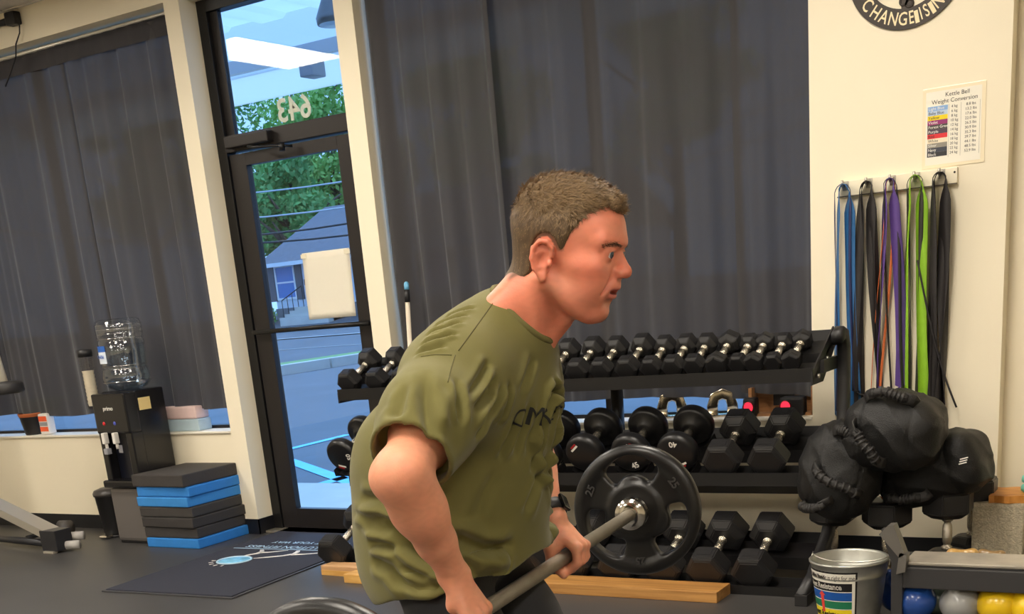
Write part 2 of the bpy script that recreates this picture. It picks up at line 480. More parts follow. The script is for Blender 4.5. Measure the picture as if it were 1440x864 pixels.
mb = MB(); mb.box(-9.0, 4.0, -5.2, -5.0, 0, CEIL); tag(mb.build('wall_front', wall_m), kind='structure')
# ceiling with tile grid
ceil_m = mat('ceiling tile', (214, 206, 196), 0.8, var=0.05, vscale=30, bump=0.1, bscale=150)
mb = MB(); mb.box(-9.2, 4.2, -5.2, DB, CEIL, CEIL + 0.1)
ceiling = tag(mb.build('ceiling', ceil_m), kind='structure')
mb = MB(); mb.box(-9.0, 4.0, -0.011, 0.011, -0.006, 0.0); grid_me = mb.mesh('grid', mat('ceiling grid metal', (206, 200, 190), 0.5))
y = D - 0.02; i = 0
while y > -5.0:
    o = link('ceiling_grid', grid_me, None, ceiling, (0, y, CEIL)); y -= 1.22
mb = MB(); mb.box(-0.011, 0.011, -5.0, D, -0.006, 0.0); grid2 = mb.mesh('grid2', mat('ceiling grid metal', (206, 200, 190), 0.5))
for i in range(21): link('ceiling_grid', grid2, None, ceiling, (-8.7 + 0.61 * i, 0, CEIL))
# baseboards
def baseboard(name, segs):
    mb = MB()
    for s in segs: mb.box(*s)
    tag(mb.build(name, black_rubber), kind='structure')
baseboard('baseboard_back', [(-9.0, -5.02, D - 0.006, D, 0, 0.09), (-5.02 - 0.006, -4.904, D - 0.006, D, 0, 0.09), (-4.91, -4.904, D - 0.006, DB - 0.06, 0, 0.09),
    (-3.911, -3.784, D - 0.006, D, 0, 0.09), (-3.784, -1.574, D - 0.006, D, 0, 0.09), (-1.574, -0.809, D - 0.006, D, 0, 0.09), (-0.815, 4.0, D + 0.094, D + 0.10, 0, 0.09)])
# sills
def sill(name, x0, x1, m):
    mb = MB(); mb.bbox(x0, x1, D - 0.012, DB - 0.05, 0.598, 0.612, 0.004); tag(mb.build(name, m), kind='structure')
sill('trim_1', -9.0, -5.02, white_m); sill('trim_2', -3.79, -1.574, white_m)
# storefront windows
glass_m = pane('window glass', (0.93, 0.97, 1.0), 0.05)
def window(name, x0, x1, z0, z1, muls):
    root = empty(name, ((x0 + x1) / 2, DB - 0.03, z0), kind='structure'); R = Vector(root.location)
    mb = MB(); t = 0.045; tb = 0.018; y0, y1 = DB - 0.055, DB - 0.005
    mb.box(x0, x1, y0, y1, z0, z0 + tb); mb.box(x0, x1, y0, y1, z1 - t, z1); mb.box(x0, x0 + t, y0, y1, z0 + tb, z1 - t); mb.box(x1 - t, x1, y0, y1, z0 + tb, z1 - t)
    for x in muls: mb.box(x - t / 2, x + t / 2, y0, y1, z0 + tb, z1 - t)
    f = mb.build('window_frame', bronze, root); f.location = -R
    xs = [x0 + t] + [q for x in muls for q in (x - t / 2, x + t / 2)] + [x1 - t]
    for k in range(0, len(xs), 2):
        mb = MB(); mb.box(xs[k], xs[k + 1], DB - 0.033, DB - 0.027, z0 + tb, z1 - t)
        g = mb.build('pane', glass_m, root); g.location = -R
window('window_1', -9.0, -5.02, 0.612, 2.85, [-7.62, -6.30])
window('window_2', -3.79, -1.574, 0.612, 2.85, [-2.62])
# ---- glazed entrance door with transom
dr = empty('door_1', (-4.4, DB - 0.03, 0), kind='structure'); R = Vector(dr.location)
def dpart(name, m, fn, parent=None):
    mb = MB(); fn(mb); o = mb.build(name, m, parent or dr)
    if parent is None: o.location = -R
    return o
y0, y1 = DB - 0.075, DB + 0.0
def fr(mb):
    mb.bbox(-4.91, -4.845, y0, y1, 0, 2.85, .003); mb.bbox(-3.97, -3.905, y0, y1, 0, 2.85, .003); mb.bbox(-4.845, -3.97, y0, y1, 2.79, 2.85, .003)
dpart('door_frame', black_alu, fr)
dpart('transom_bar', bronze, lambda mb: mb.bbox(-4.845, -3.97, y0 - .01, y1, 2.095, 2.18, .004))
dpart('transom_stop', bronze, lambda mb: (mb.box(-4.845, -4.79, y0 + .025, y1 - .02, 2.18, 2.79), mb.box(-4.02, -3.97, y0 + .025, y1 - .02, 2.18, 2.79)))
dpart('transom_glass', glass_m, lambda mb: mb.box(-4.79, -4.02, DB - .04, DB - .034, 2.18, 2.79))
def leaf(mb):
    mb.bbox(-4.84, -4.725, y0 + .01, y1 - .02, .015, 2.085, .003); mb.bbox(-4.09, -3.975, y0 + .01, y1 - .02, .015, 2.085, .003)
    mb.box(-4.725, -4.09, y0 + .01, y1 - .02, 2.022, 2.085); mb.box(-4.725, -4.09, y0 + .01, y1 - .02, .015, .13)
dpart('door_leaf', bronze, leaf)
dpart('door_glass', glass_m, lambda mb: mb.box(-4.725, -4.09, DB - .05, DB - .044, .13, 2.022))
dpart('push_bar', black_alu, lambda mb: (mb.cyl((-4.82, y0 - .03, 1.148), (-3.99, y0 - .03, 1.148), .0125), mb.cyl((-4.80, y0 - .03, 1.148), (-4.80, y0 + .02, 1.148), .01), mb.cyl((-4.01, y0 - .03, 1.148), (-4.01, y0 + .02, 1.148), .01)))
dc = dpart('door_closer', bronze, lambda mb: mb.bbox(-4.80, -4.49, y0 - .06, y0 - .01, 2.11, 2.165, .006))
mb = MB(); mb.tube([(-4.62, y0 - .075, 2.10), (-4.55, y0 - .11, 2.085), (-4.40, y0 - .06, 2.075), (-4.36, y0 - .02, 2.07)], .007, 8); mb.cyl((-4.40, y0 - .06, 2.05), (-4.40, y0 - .06, 2.09), .016)
mb.build('closer_arm', black_alu, dc)
dpart('threshold', mat('brushed aluminium', (196, 188, 170), 0.35, metal=0.8), lambda mb: mb.bbox(-4.91, -3.905, DB - .16, DB + .05, 0, .012, .003))
# house number on the transom glass, read from outside
num = text_mesh('643', 0.160, 0.002, bold=0.003)
num.transform(Matrix(((-1, 0, 0, -4.373), (0, 0, 1, DB - .03), (0, 1, 0, 2.252), (0, 0, 0, 1))))
link('street_number', num, mat('cream vinyl', (252, 238, 208), 0.6), dr).location = -R
# sheet of paper taped on the door
pp = empty('paper_notice', (-4.262, DB - .056, 1.19), label='plain cream paper sheet taped to the glass door', cat='paper')
mb = MB(); n = 10
vs = []; fs = []
for i in range(n + 1):
    for j in range(n + 1):
        vs.append((-0.164 + .328 * i / n + .01 * (1 - j / n) * -1, -.002 - .004 * math.sin(i * .9 + j * .4) ** 2, .348 * j / n))
for i in range(n):
    for j in range(n): fs.append((i * (n + 1) + j, (i + 1) * (n + 1) + j, (i + 1) * (n + 1) + j + 1, i * (n + 1) + j + 1))
mb.add(vs, fs, True)
pm = cloth_sheer('notice paper', (255, 246, 226), 0.0, 0.30); o = mb.build('sheet', pm, pp)
so = o.modifiers.new('thick', 'SOLIDIFY'); so.thickness = .0006
for sx in (-.15, .15): mb = MB(); mb.box(sx - .02, sx + .02, -.009, -.0075, .32, .342); mb.build('tape', mat('clear tape', (235, 226, 200), 0.3), pp)
# ---- ceiling lights
diff_m = emit('light diffuser', LAMP_COL, LAMP)
mb = MB(); mb.box(-.30, .30, -.61, .61, -.02, 0); mb.box(-.28, .28, -.59, .59, -.012, 0)
fr_mb = MB()
for a in ((-.305, -.28, -.61, .61), (.28, .305, -.61, .61), (-.28, .28, -.61, -.585), (-.28, .28, .585, .61)): fr_mb.box(a[0], a[1], a[2], a[3], -.014, 0)
fr_me = fr_mb.mesh('light_frame', white_m)
df_mb = MB(); df_mb.box(-.28, .28, -.585, .585, -.010, 0); df_me = df_mb.mesh('light_diffuser', diff_m)
for x, ys_ in ((-6.2, (3.3, 0.6, -2.4)), (-3.7, (3.3, 0.6, -2.4)), (-1.3, (3.3, 0.6, -2.4)), (1.2, (0.6, -2.4))):
    for y in ys_:
        r = empty('ceiling_light', (x, y, CEIL), label='white recessed rectangular ceiling light panel with frosted diffuser', cat='ceiling light', group='ceiling lights')
        link('light_frame', fr_me, None, r); link('diffuser', df_me, None, r)
# ================================================================ outside
asphalt = mat('asphalt', (92, 97, 106), 0.85, var=0.12, vscale=0.8, bump=0.2, bscale=60)
concrete = mat('sidewalk concrete', (196, 194, 188), 0.8, var=0.08, vscale=2)
mb = MB(); mb.box(-16, 6, DB, 6.85, -0.14, -0.015); tag(mb.build('floor_sidewalk', concrete), kind='structure')
# sloping ground: flat lot, then rising towards the street and the house
def gz(d):       # d = distance out from the shop
    return -0.15 if d < 26 else -0.15 + min(1.0, (d - 26) / 11.0) ** 1.3 * 1.2
mb = MB(); ys = [6.85, 12, 18, 24, 26, 28, 30, 32, 34, 36, 38, 45, 70]
vs = []; fs = []
for y in ys:
    for x in (-90, 40): vs.append((x, y, gz(y)))
for i in range(len(ys) - 1): fs.append((2 * i, 2 * i + 1, 2 * i + 3, 2 * i + 2))
mb.add(vs, fs); tag(mb.build('floor_parking_lot', asphalt), kind='structure')
# painted markings (each stripe a thing lying on the lot)
cyan = mat('blue parking paint', (60, 190, 250), 0.6, var=0.1, vscale=6)
wpaint = mat('white road paint', (236, 236, 234), 0.6, var=0.08, vscale=4)
def stripe(name, p, q, w, m, label, group):
    p = Vector(p); q = Vector(q); d = (q - p); d.z = 0; d.normalize(); s = Vector((-d.y, d.x, 0)) * w / 2
    mb = MB(); n = 6; vs = []; fs = []
    for i in range(n + 1):
        c = p.lerp(q, i / n); z = gz(c.y) + .006
        vs += [(c.x - s.x, c.y - s.y, z), (c.x + s.x, c.y + s.y, z)]
    for i in range(n): fs.append((2 * i, 2 * i + 1, 2 * i + 3, 2 * i + 2))
    mb.add(vs, fs); tag(mb.build(name, m), label, 'road marking', group)
def gp(x, y): p = onZ(x, y, -.15); return (p[0], p[1], 0)
stripe('painted_stripe', gp(405, 648), gp(500, 682), .14, cyan, 'blue painted stripe on the asphalt outside the door, slanting towards the entrance', 'blue bay stripes')
stripe('painted_stripe', gp(420, 691), gp(500, 668), .14, cyan, 'blue painted stripe on the asphalt next to the sidewalk', 'blue bay stripes')
stripe('painted_stripe', gp(405, 633), gp(490, 612), .12, cyan, 'thin blue painted stripe on the asphalt farther out from the door', 'blue bay stripes')
for (a, b, w, t) in (((-60, 31.6), (20, 31.6), .5, 'broad white line along the far edge of the street'), ((-60, 29.2), (20, 29.2), .22, 'narrow white line along the middle of the street'),
                  ((-60, 34.2), (10, 34.2), .22, 'white line along the kerb in front of the house')):
    stripe('road_line', (a[0], a[1], 0), (b[0], b[1], 0), w, wpaint, t, 'street lines')
# kerbed grass island beside the lot
isl = empty('grass_island', (-21, 25, -.15), label='kerbed grass island between parking lot and street', cat='kerb')
R = Vector(isl.location); c1 = Vector(gp(395, 529)); c2 = Vector(gp(530, 507)); dirv = (c2 - c1).normalized(); nrm = Vector((-dirv.y, dirv.x, 0))
a = c1 - dirv * 6; b = c2 + dirv * 6; mb = MB()
for k in range(8):
    p = a.lerp(b, (k + .02) / 8); q = a.lerp(b, (k + .98) / 8)
    mbk = MB(); P = [p, q, q + nrm * .3, p + nrm * .3]
    mbk.add([(v.x, v.y, -.16) for v in P] + [(v.x, v.y, .07) for v in P], [(0, 3, 2, 1), (4, 5, 6, 7), (0, 1, 5, 4), (1, 2, 6, 5), (2, 3, 7, 6), (3, 0, 4, 7)], False)
    mbk.build('kerb_stone', concrete, isl).location = -R
P = [a + nrm * .3, b + nrm * .3, b + nrm * 1.4, a + nrm * 1.4]; mb.add([(v.x, v.y, -.16) for v in P] + [(v.x, v.y, .05) for v in P], [(4, 5, 6, 7), (0, 1, 5, 4), (1, 2, 6, 5), (2, 3, 7, 6), (3, 0, 4, 7)], False)
tag(mb.build('grass', mat('lawn grass', (120, 158, 92), 0.9, var=0.3, vscale=14, bump=.4, bscale=50), isl), kind='stuff').location = -R
# ---- canopy over the walkway
cw = cloth_sheer('white canopy sheet', (244, 246, 250), 0.0, 0.85)
can = empty('canopy', (-4.5, 6.4, 2.8), label='white corrugated canopy over the walkway outside', cat='canopy'); R = Vector(can.location)
for k in range(28):
    x0 = -12 + .55 * k
    mbk = MB(); mbk.prism([(x0, 3.33), (x0 + .04, 3.30), (x0 + .25, 3.30), (x0 + .29, 3.33), (x0 + .55, 3.33), (x0 + .55, 3.35), (x0, 3.35)], 1, DB, 7.55)
    mbk.build('roof_sheet', cw, can).location = -R
mb = MB(); mb.box(-12, 3.4, 7.50, 7.56, 3.0, 3.09); mb.build('edge_beam', mat('pale canopy beam', (196, 196, 200), .5), can).location = -R
mb = MB(); mb.box(-12, 3.4, 7.60, 7.606, 2.99, 3.36); mb.build('upper_panel', cw, can).location = -R
fas = cloth_sheer('translucent fascia panel', (255, 253, 246), 0.0, 0.92)
mb = MB(); mb.box(-12, 3.4, 7.60, 7.606, 2.80, 2.99); mb.build('fascia_panel', fas, can).location = -R
for x in (-9.2, -6.0, -2.8, .4):
    mb = MB(); mb.bbox(x - .06, x + .06, 7.42, 7.58, 2.86, 3.02, .01); mb.build('bracket', mat('grey canopy beam', (150, 150, 156), .5), can).location = -R
fl = empty('flood_light', (-5.07, 6.62, 3.30), label='grey bell-shaped flood light hanging under the canopy', cat='flood light')
mb = MB(); mb.lathe([(.11, -.36), (.115, -.32), (.07, -.22), (.05, -.12), (.03, -.06), (.03, 0)], 20); mb.build('housing', mat('grey lamp metal', (120, 120, 122), .4, metal=.5), fl)
mb = MB(); mb.lathe([(.0, -.365), (.10, -.36)], 20, cap=False); mb.build('lens', mat('lamp lens', (205, 222, 236), .2), fl)
# ---- house across the street
hz = gz(36.0) - .02
hs = empty('white_house', (-28.0, 38.5, hz), label='white single-storey house with grey shingle roof across the street', cat='house')
def siding():
    m = mat('white lap siding', (226, 232, 244), .7); nt = m.node_tree; b = nt.nodes['Principled BSDF']
    tc = nt.nodes.new('ShaderNodeTexCoord'); wv = nt.nodes.new('ShaderNodeTexWave'); wv.bands_direction = 'Z'; wv.inputs['Scale'].default_value = 1.6; wv.wave_profile = 'SAW'
    bp = nt.nodes.new('ShaderNodeBump'); bp.inputs['Strength'].default_value = .8; bp.inputs['Distance'].default_value = .05
    nt.links.new(tc.outputs['Object'], wv.inputs['Vector']); nt.links.new(wv.outputs['Fac'], bp.inputs['Height']); nt.links.new(bp.outputs['Normal'], b.inputs['Normal']); return m
def hp(name, m, parent=None):
    def deco(fn):
        mb = MB(); fn(mb); return mb.build(name, m, parent or hs)
    return deco
sd = siding(); roofm = mat('grey roof shingle', (98, 100, 112), .85, var=.15, vscale=6, bump=.3, bscale=30); hw = mat('house trim white', (228, 230, 236), .6)
blue_gl = mat('house window glass', (70, 120, 190), .1); dk = mat('dark shutter', (88, 92, 104), .6)
HX0, HX1, HY0, HY1, HZ = -3.95, 9.0, -2.5, 5.5, 2.15
hp('wall', sd)(lambda mb: mb.box(HX0, HX1, HY0, HY1, 0, HZ))
hp('foundation', mat('grey foundation', (128, 128, 134), .8))(lambda mb: mb.box(HX0 - .05, HX1 + .05, HY0 - .05, HY1 + .05, -.3, .45))
def roof(mb):
    # side gable roof, ridge along x
    ym = (HY0 + HY1) / 2; e = .5
    mb.prism([(HY0 - e, HZ - .05), (ym, HZ + 2.05), (HY1 + e, HZ - .05), (HY1 + e, HZ - .17), (ym, HZ + 1.92), (HY0 - e, HZ - .17)], 0, HX0 - .3, HX1 + .3)
hp('roof', roofm)(roof)
hp('gable', sd)(lambda mb: mb.prism([(HY0, HZ), ((HY0 + HY1) / 2, HZ + 1.9), (HY1, HZ)], 0, HX0, HX0 + .1))
hp('gutter', hw)(lambda mb: mb.box(HX0 - .3, HX1 + .3, HY0 - .62, HY0 - .5, HZ - .2, HZ - .06))
for x in (-3.35, .95, 3.6):
    w = hp('window', hw)(lambda mb: (mb.box(x - .5, x + .5, HY0 - .05, HY0, .75, .83), mb.box(x - .5, x + .5, HY0 - .05, HY0, 1.93, 2.0), mb.box(x - .5, x - .42, HY0 - .05, HY0, .83, 1.93), mb.box(x + .42, x + .5, HY0 - .05, HY0, .83, 1.93), mb.box(x - .42, x + .42, HY0 - .05, HY0, 1.35, 1.41)))
    hp('pane', blue_gl, w)(lambda mb: mb.box(x - .42, x + .42, HY0 - .03, HY0 - .02, .83, 1.93))
    for s in (-1, 1): hp('shutter', dk)(lambda mb: mb.box(x + s * .68 - .16, x + s * .68 + .16, HY0 - .06, HY0, .72, 2.02))
fd_ = hp('front_door', mat('dark house door', (92, 96, 116), .5))(lambda mb: mb.box(-1.75, -.85, HY0 - .06, HY0, .45, 2.02))
hp('mailbox', dk)(lambda mb: mb.bbox(-2.35, -2.05, HY0 - .16, HY0, 1.2, 1.42, .03))
stp = hp('steps', concrete)(lambda mb: [mb.box(-2.6 - .0 * k, -.3, HY0 - .3 - .3 * (k + 1), HY0 - .3 * k, -.3, .45 - .11 * k) for k in range(4)])
def rail(mb):
    for x in (-2.55, -.35):
        for k in range(5): mb.cyl((x, HY0 - .1 - .3 * k, .4 - .1 * k), (x, HY0 - .1 - .3 * k, 1.2 - .12 * k), .015, n=6)
        mb.cyl((x, HY0 - .1, 1.2), (x, HY0 - 1.3, .72), .02, n=6)
hp('railing', mat('black railing', (40, 42, 50), .4))(rail)
# ---- leaves helper: crowns and bushes made of many small leaf cards
def leaf_blob(mb, c, r, n, size, rnd):
    for _ in range(n):
        d = Vector((rnd.gauss(0, 1), rnd.gauss(0, 1), rnd.gauss(0, 1))).normalized()
        k = rnd.random() ** .35; p = Vector(c) + Vector((d.x * r[0], d.y * r[1], d.z * r[2])) * k
        a = Vector((rnd.gauss(0, 1), rnd.gauss(0, 1), rnd.gauss(0, 1))).normalized(); b = a.orthogonal().normalized(); s = size * rnd.uniform(.6, 1.3)
        mb.add([p - a * s, p - b * s * .5, p + a * s, p + b * s * .5], [(0, 1, 2, 3)], False)
leafg = [mat('leaf green', (140, 186, 96), .6, var=.3, vscale=.7), mat('leaf pale green', (176, 212, 120), .6, var=.3, vscale=.7), mat('leaf deep green', (112, 166, 92), .6, var=.3, vscale=.7)]
bark = mat('tree bark', (96, 84, 74), .9, var=.2, vscale=3)
def tree(x, y, h, rad, seed, mi, label):
    rnd = random.Random(seed); t = empty('leafy_tree', (x, y, gz(y) - .1), label=label, cat='tree', group='trees behind the house')
    mb = MB(); mb.tube([(0, 0, 0), (.1, 0, h * .3), (.0, .2, h * .6), (.2, 0, h * .85)], [.35, .28, .18, .06], 8)
    for k in range(9):
        a = rnd.uniform(0, 2 * PI); z0 = h * rnd.uniform(.3, .6); L = rad * rnd.uniform(.6, .95)
        mb.tube([(0, 0, z0), (math.cos(a) * L * .5, math.sin(a) * L * .5, z0 + h * .12), (math.cos(a) * L, math.sin(a) * L, z0 + h * .22)], [.12, .08, .03], 6)
    mb.build('trunk', bark, t)
    mb = MB()
    for k in range(26):
        a = rnd.uniform(0, 2 * PI); q = rnd.uniform(.1, .85) * rad; z = h * rnd.uniform(.42, .95); q *= math.sqrt(max(.08, 1 - ((z - h * .65) / (h * .42)) ** 2))
        s = rad * rnd.uniform(.24, .4); leaf_blob(mb, (math.cos(a) * q, math.sin(a) * q, z), (s, s, s * .7), 300, .16, rnd)
    tag(mb.build('foliage', leafg[mi], t), kind='stuff')
tree(-39.5, 50, 10.5, 4.4, 1, 0, 'tall leafy green tree left of the house roof')
tree(-47.5, 57, 15, 4.8, 2, 2, 'deep green tree standing behind the other trees')
tree(-31.0, 51, 12.0, 4.0, 3, 1, 'pale green tree rising behind the ridge of the house')
tree(-56, 53, 13, 4.6, 4, 0, 'leafy green tree farthest from the house roof')
tree(-22.0, 52, 13.0, 4.4, 5, 1, 'pale green leafy tree behind the middle of the house')
tree(-36.2, 42.5, 6.5, 2.6, 6, 2, 'low deep green tree next to the end of the house')
rnd = random.Random(11)
for k, (x, l) in enumerate(((-31.9, 'small green shrub beside the house steps'), (-26.4, 'small green shrub under the house window'))):
    b = empty('shrub', (x, 35.2, gz(35.2)), label=l, cat='shrub'); mb = MB(); leaf_blob(mb, (0, 0, .3), (.5, .4, .45), 400, .07, rnd)
    tag(mb.build('foliage', leafg[k], b), kind='stuff')
    mb = MB(); mb.cyl((0, 0, -.1), (0, 0, .3), .03, n=6); mb.build('stem', bark, b)
# ---- overhead cables along the street
cabm = mat('black cable', (40, 42, 48), .6); cabw = mat('pale cable', (190, 196, 206), .6)
for (p1, p2, r, m, l) in (((370, 271), (500, 254), .022, cabw, 'pale overhead cable above the house roof ridge'), ((375, 306), (505, 290), .022, cabw, 'pale overhead cable across the middle of the house roof'),
                       ((380, 330), (505, 313), .03, cabm, 'upper dark overhead cable across the lower house roof'), ((380, 342), (505, 330), .03, cabm, 'lower dark overhead cable across the lower house roof')):
    a = Vector(onY(*p1, 30)); b = Vector(onY(*p2, 30)); d = b - a
    mb = MB(); mb.tube([a + d * (-4 + 9 * k / 18) + Vector((0, 0, .02 * (k - 9) ** 2)) for k in range(19)], r, 6)
    tag(mb.build('overhead_cable', m), l, 'cable', 'street cables')
for x in (-41.5, -5.0):
    p = empty('utility_pole', (x, 30.0, gz(30)), label='brown wooden utility pole holding the street cables', cat='utility pole', group='utility poles')
    mb = MB(); mb.cyl((0, 0, 0), (0, 0, 9), .15, .11, 12); mb.build('pole', bark, p); mb = MB(); mb.box(-1.1, 1.1, -.06, .06, 8.2, 8.32); mb.build('crossarm', bark, p)
# ================================================================ curtains
cur_m = cloth_sheer('charcoal curtain cloth', (60, 58, 60), 0.016, 0.02)
def curtain(label, x0, x1, z0, z1, yc, seed, amp=0.022, pitch=0.115, group='window curtains', lean=0.0, header=False):
    rnd = random.Random(seed)
    # fold profile: sum of irregular waves whose phase wanders with height
    nx = int((x1 - x0) / 0.008); nz = 40
    ph = [rnd.uniform(0, 6.28) for _ in range(8)]; fr_ = [2 * PI / (pitch * rnd.uniform(.7, 1.6)) for _ in range(4)] + [2 * PI / (pitch * 3.1)]
    am = [rnd.uniform(.5, 1.0) for _ in range(5)]
    vs = []; fs = []
    for j in range(nz + 1):
        w = j / nz; z = z1 + (z0 - z1) * w
        for i in range(nx + 1):
            t = i / nx; x = x0 + (x1 - x0) * t
            s = sum(am[k] * math.sin(fr_[k] * (x + lean * (w - .5)) + ph[k] + .55 * math.sin(2.0 * w + ph[(k + 3) % 8])) for k in range(5)) / 2.2
            s = math.tanh(s * 1.3) + .10 * math.sin(x * 2 * PI / (pitch * .47) + ph[1] + 2.6 * math.sin(x * 7 + ph[4])) * (.4 + .6 * w)
            g = .45 + .55 * min(1, w * 1.6)
            hem = .004 * math.sin(x * 9 + ph[5]) * (w > .97)
            y = yc + amp * g * s + .004 * math.sin(7 * w + x * 3)
            vs.append((x + .006 * s, y, z + hem + (.012 * math.sin(x * 5.1 + ph[6]) * w)))
    for j in range(nz):
        for i in range(nx): fs.append((j * (nx + 1) + i, (j + 1) * (nx + 1) + i, (j + 1) * (nx + 1) + i + 1, j * (nx + 1) + i + 1))
    r = empty('curtain', ((x0 + x1) / 2, yc, z0), label=label, cat='curtain', group=group); R = Vector(r.location)
    mb = MB(); mb.add(vs, fs, True); o = mb.build('cloth', cur_m, r); o.location = -R
    mb = MB(); hv = []; hf = []                      # stitched rod pocket on top
    for q, (zz, yy) in enumerate(((z1 - .085, -.012), (z1 - .02, -.016), (z1 + .012, -.006), (z1 + .012, .012))):
        for i in range(nx // 2 + 1):
            x = x0 + (x1 - x0) * 2 * i / nx; hv.append((min(x, x1), yc + yy + .003 * math.sin(x * 60 + ph[2]), zz))
    m_ = nx // 2 + 1
    for q in range(3):
        for i in range(m_ - 1): hf.append((q * m_ + i, q * m_ + i + 1, (q + 1) * m_ + i + 1, (q + 1) * m_ + i))
    mb.add(hv, hf, True); mb.build('rod_pocket', mat('charcoal curtain hem', (52, 50, 54), .75), r).location = -R
curtain('charcoal curtain panel hanging left of the water cooler bottle', -8.6, -5.955, .735, 2.80, 5.185, 3, .040, .20)
curtain('charcoal curtain panel beside the door post, behind the water cooler', -5.985, -5.035, .745, 2.80, 5.175, 5, .030, .17)
curtain('charcoal curtain panel next to the mop handle and door post', -3.775, -3.07, .70, 2.80, 5.175, 8, .036, .15)
curtain('wide charcoal curtain panel behind the head of the lifting man', -3.11, -1.89, .70, 2.80, 5.185, 12, .042, .17)
curtain('charcoal curtain panel next to the wall with hanging bands', -1.925, -1.585, .70, 2.80, 5.175, 15, .034, .15)
rodm = mat('pale curtain rod', (214, 208, 196), .35, metal=.4)
for x0, x1, l in ((-8.95, -5.03, 'pale metal curtain rod across the window by the water cooler'), (-3.78, -1.58, 'pale metal curtain rod across the window behind the dumbbell rack')):
    mb = MB(); mb.cyl((x0, 5.19, 2.825), (x1, 5.19, 2.825), .011, n=12); mb.box(x0, x0 + .02, 5.17, 5.245, 2.81, 2.85); mb.box(x1 - .02, x1, 5.17, 5.245, 2.81, 2.85); tag(mb.build('curtain_rod', rodm), l, 'curtain rod')
# ================================================================ things on the walls
# ---- round metal wall sign with cut-out lettering
sg = empty('wall_sign', (-1.194, D - .002, 2.06), label='round black metal sign with cut-out lettering high on the cream wall', cat='wall sign')
sgm = mat('black sign metal', (58, 50, 44), .5, metal=.2)
cx, cz, Ro, Ri = 0.0, .222, .222, .150
mb = MB(); n = 96; vs = []; fs = []
for yy in (-.006, 0):
    for r in (Ro, Ri):
        for k in range(n): a = 2 * PI * k / n; vs.append((cx + r * math.cos(a), yy, cz + r * math.sin(a)))
for k in range(n):
    j = (k + 1) % n
    fs += [(k, n + k, n + j, j), (2 * n + k, 2 * n + j, 3 * n + j, 3 * n + k), (k, j, 2 * n + j, 2 * n + k), (n + k, 3 * n + k, 3 * n + j, n + j)]
mb.add(vs, fs); mb.build('ring', sgm, sg)
letm = mat('cream cut-out', (250, 232, 190), .6)
ang0 = -126.0
for i, ch in enumerate('CHANGE IS N'):
    a = math.radians([-142, -128.5, -117, -105.5, -94, -84.5, -78.5, -73.5, -67, -60.5, -52][i])
    if ch == ' ': 
        # wide open gap of the cut-out between words
        M = Matrix.Translation((cx + .189 * math.cos(a), -.0065, cz + .189 * math.sin(a))) @ Matrix.Rotation(-(a + PI / 2), 4, 'Y')
        mb = MB(); mb.box(-.0075, .0075, -.0006, 0, -.022, .022, M); mb.build('cut_out', letm, sg); continue
    M = Matrix.Translation((cx + .187 * math.cos(a), -.0066, cz + .187 * math.sin(a))) @ Matrix.Rotation(-(a + PI / 2), 4, 'Y') @ FACE_ROOM
    text('letter', ch, .064, letm, sg, M, .0006, bold=.0006, xs=.62 if ch in 'EIS' else .76)
mb = MB(); 
for k, (bx_, bz_) in enumerate(((-.012, -.125), (.010, -.135))): mb.lathe([(.017, -.003), (.017, .003), (.009, .003), (.009, -.003), (.017, -.003)], 20, Matrix.Translation((bx_, -.003, cz + bz_)) @ Matrix.Rotation(PI / 2, 4, 'X'), cap=False)
mb.build('emblem', sgm, sg)
mb = MB(); mb.box(-.02, .02, -.005, -.001, cz - .155, cz - .10); mb.box(-.16, .16, -.005, -.001, cz - .01, cz + .01); mb.build('spoke', sgm, sg)
# ---- kettlebell chart
ch = empty('weight_chart', (-1.015, D, 1.555), label='laminated kettlebell weight conversion chart with coloured rows on the wall', cat='poster')
paper = mat('white chart paper', (246, 240, 224), .35)
mb = MB(); mb.bbox(-.115, .115, -.003, 0, 0, .285, .001); mb.build('lamination', mat('clear lamination film', (250, 236, 204), .15, coat=.6), ch)
mb = MB(); mb.box(-.103, .100, -.0036, -.003, .012, .272); mb.build('sheet', paper, ch)
ink = mat('black print ink', (50, 44, 40), .6); whi = mat('white print ink', (244, 240, 232), .6)
def T(x, z, y=-.0042): return Matrix.Translation((x, y, z)) @ FACE_ROOM
text('print', 'Kettle Bell', .021, ink, ch, T(.012, .256), .0003); text('print', 'Weight Conversion', .021, ink, ch, T(.002, .234), .0003)
rows = [('Light Blue', (140, 178, 226), 0), ('Baby Blue', (190, 208, 232), 1), ('Yellow', (240, 214, 20), 1), ('Violet', (150, 40, 110), 0), ('Forest Green', (70, 66, 62), 0), ('Purple', (80, 62, 78), 0), ('Red', (226, 44, 52), 1),
        ('White', (242, 228, 200), 1), ('Silver', (150, 144, 132), 0), ('Navy', (62, 66, 78), 0), ('Black', (50, 50, 54), 0)]
wts = ['4', '6', '8', '10', '12', '14', '16', '18', '20', '22', '24']
for i, (nm, c, dark) in enumerate(rows):
    z = .212 - i * .0163
    mb = MB(); mb.box(-.096, -.022, -.0040, -.0036, z - .008, z + .0082); mb.build('row', mat('chart ' + nm, c, .5), ch)
    text('print', nm, .0145, ink if dark else whi, ch, T(-.093, z), .0003, align='LEFT')
    text('print', wts[i] + ' kg', .0135, ink, ch, T(.002, z), .0003); text('print', '%.1f lbs' % (float(wts[i]) * 2.2046), .0135, ink, ch, T(.062, z), .0003)
mb = MB()
for x in (-.018, .026, .094): mb.box(x, x + .0006, -.0039, -.0036, .034, .222)
mb.build('ruled_line', ink, ch)
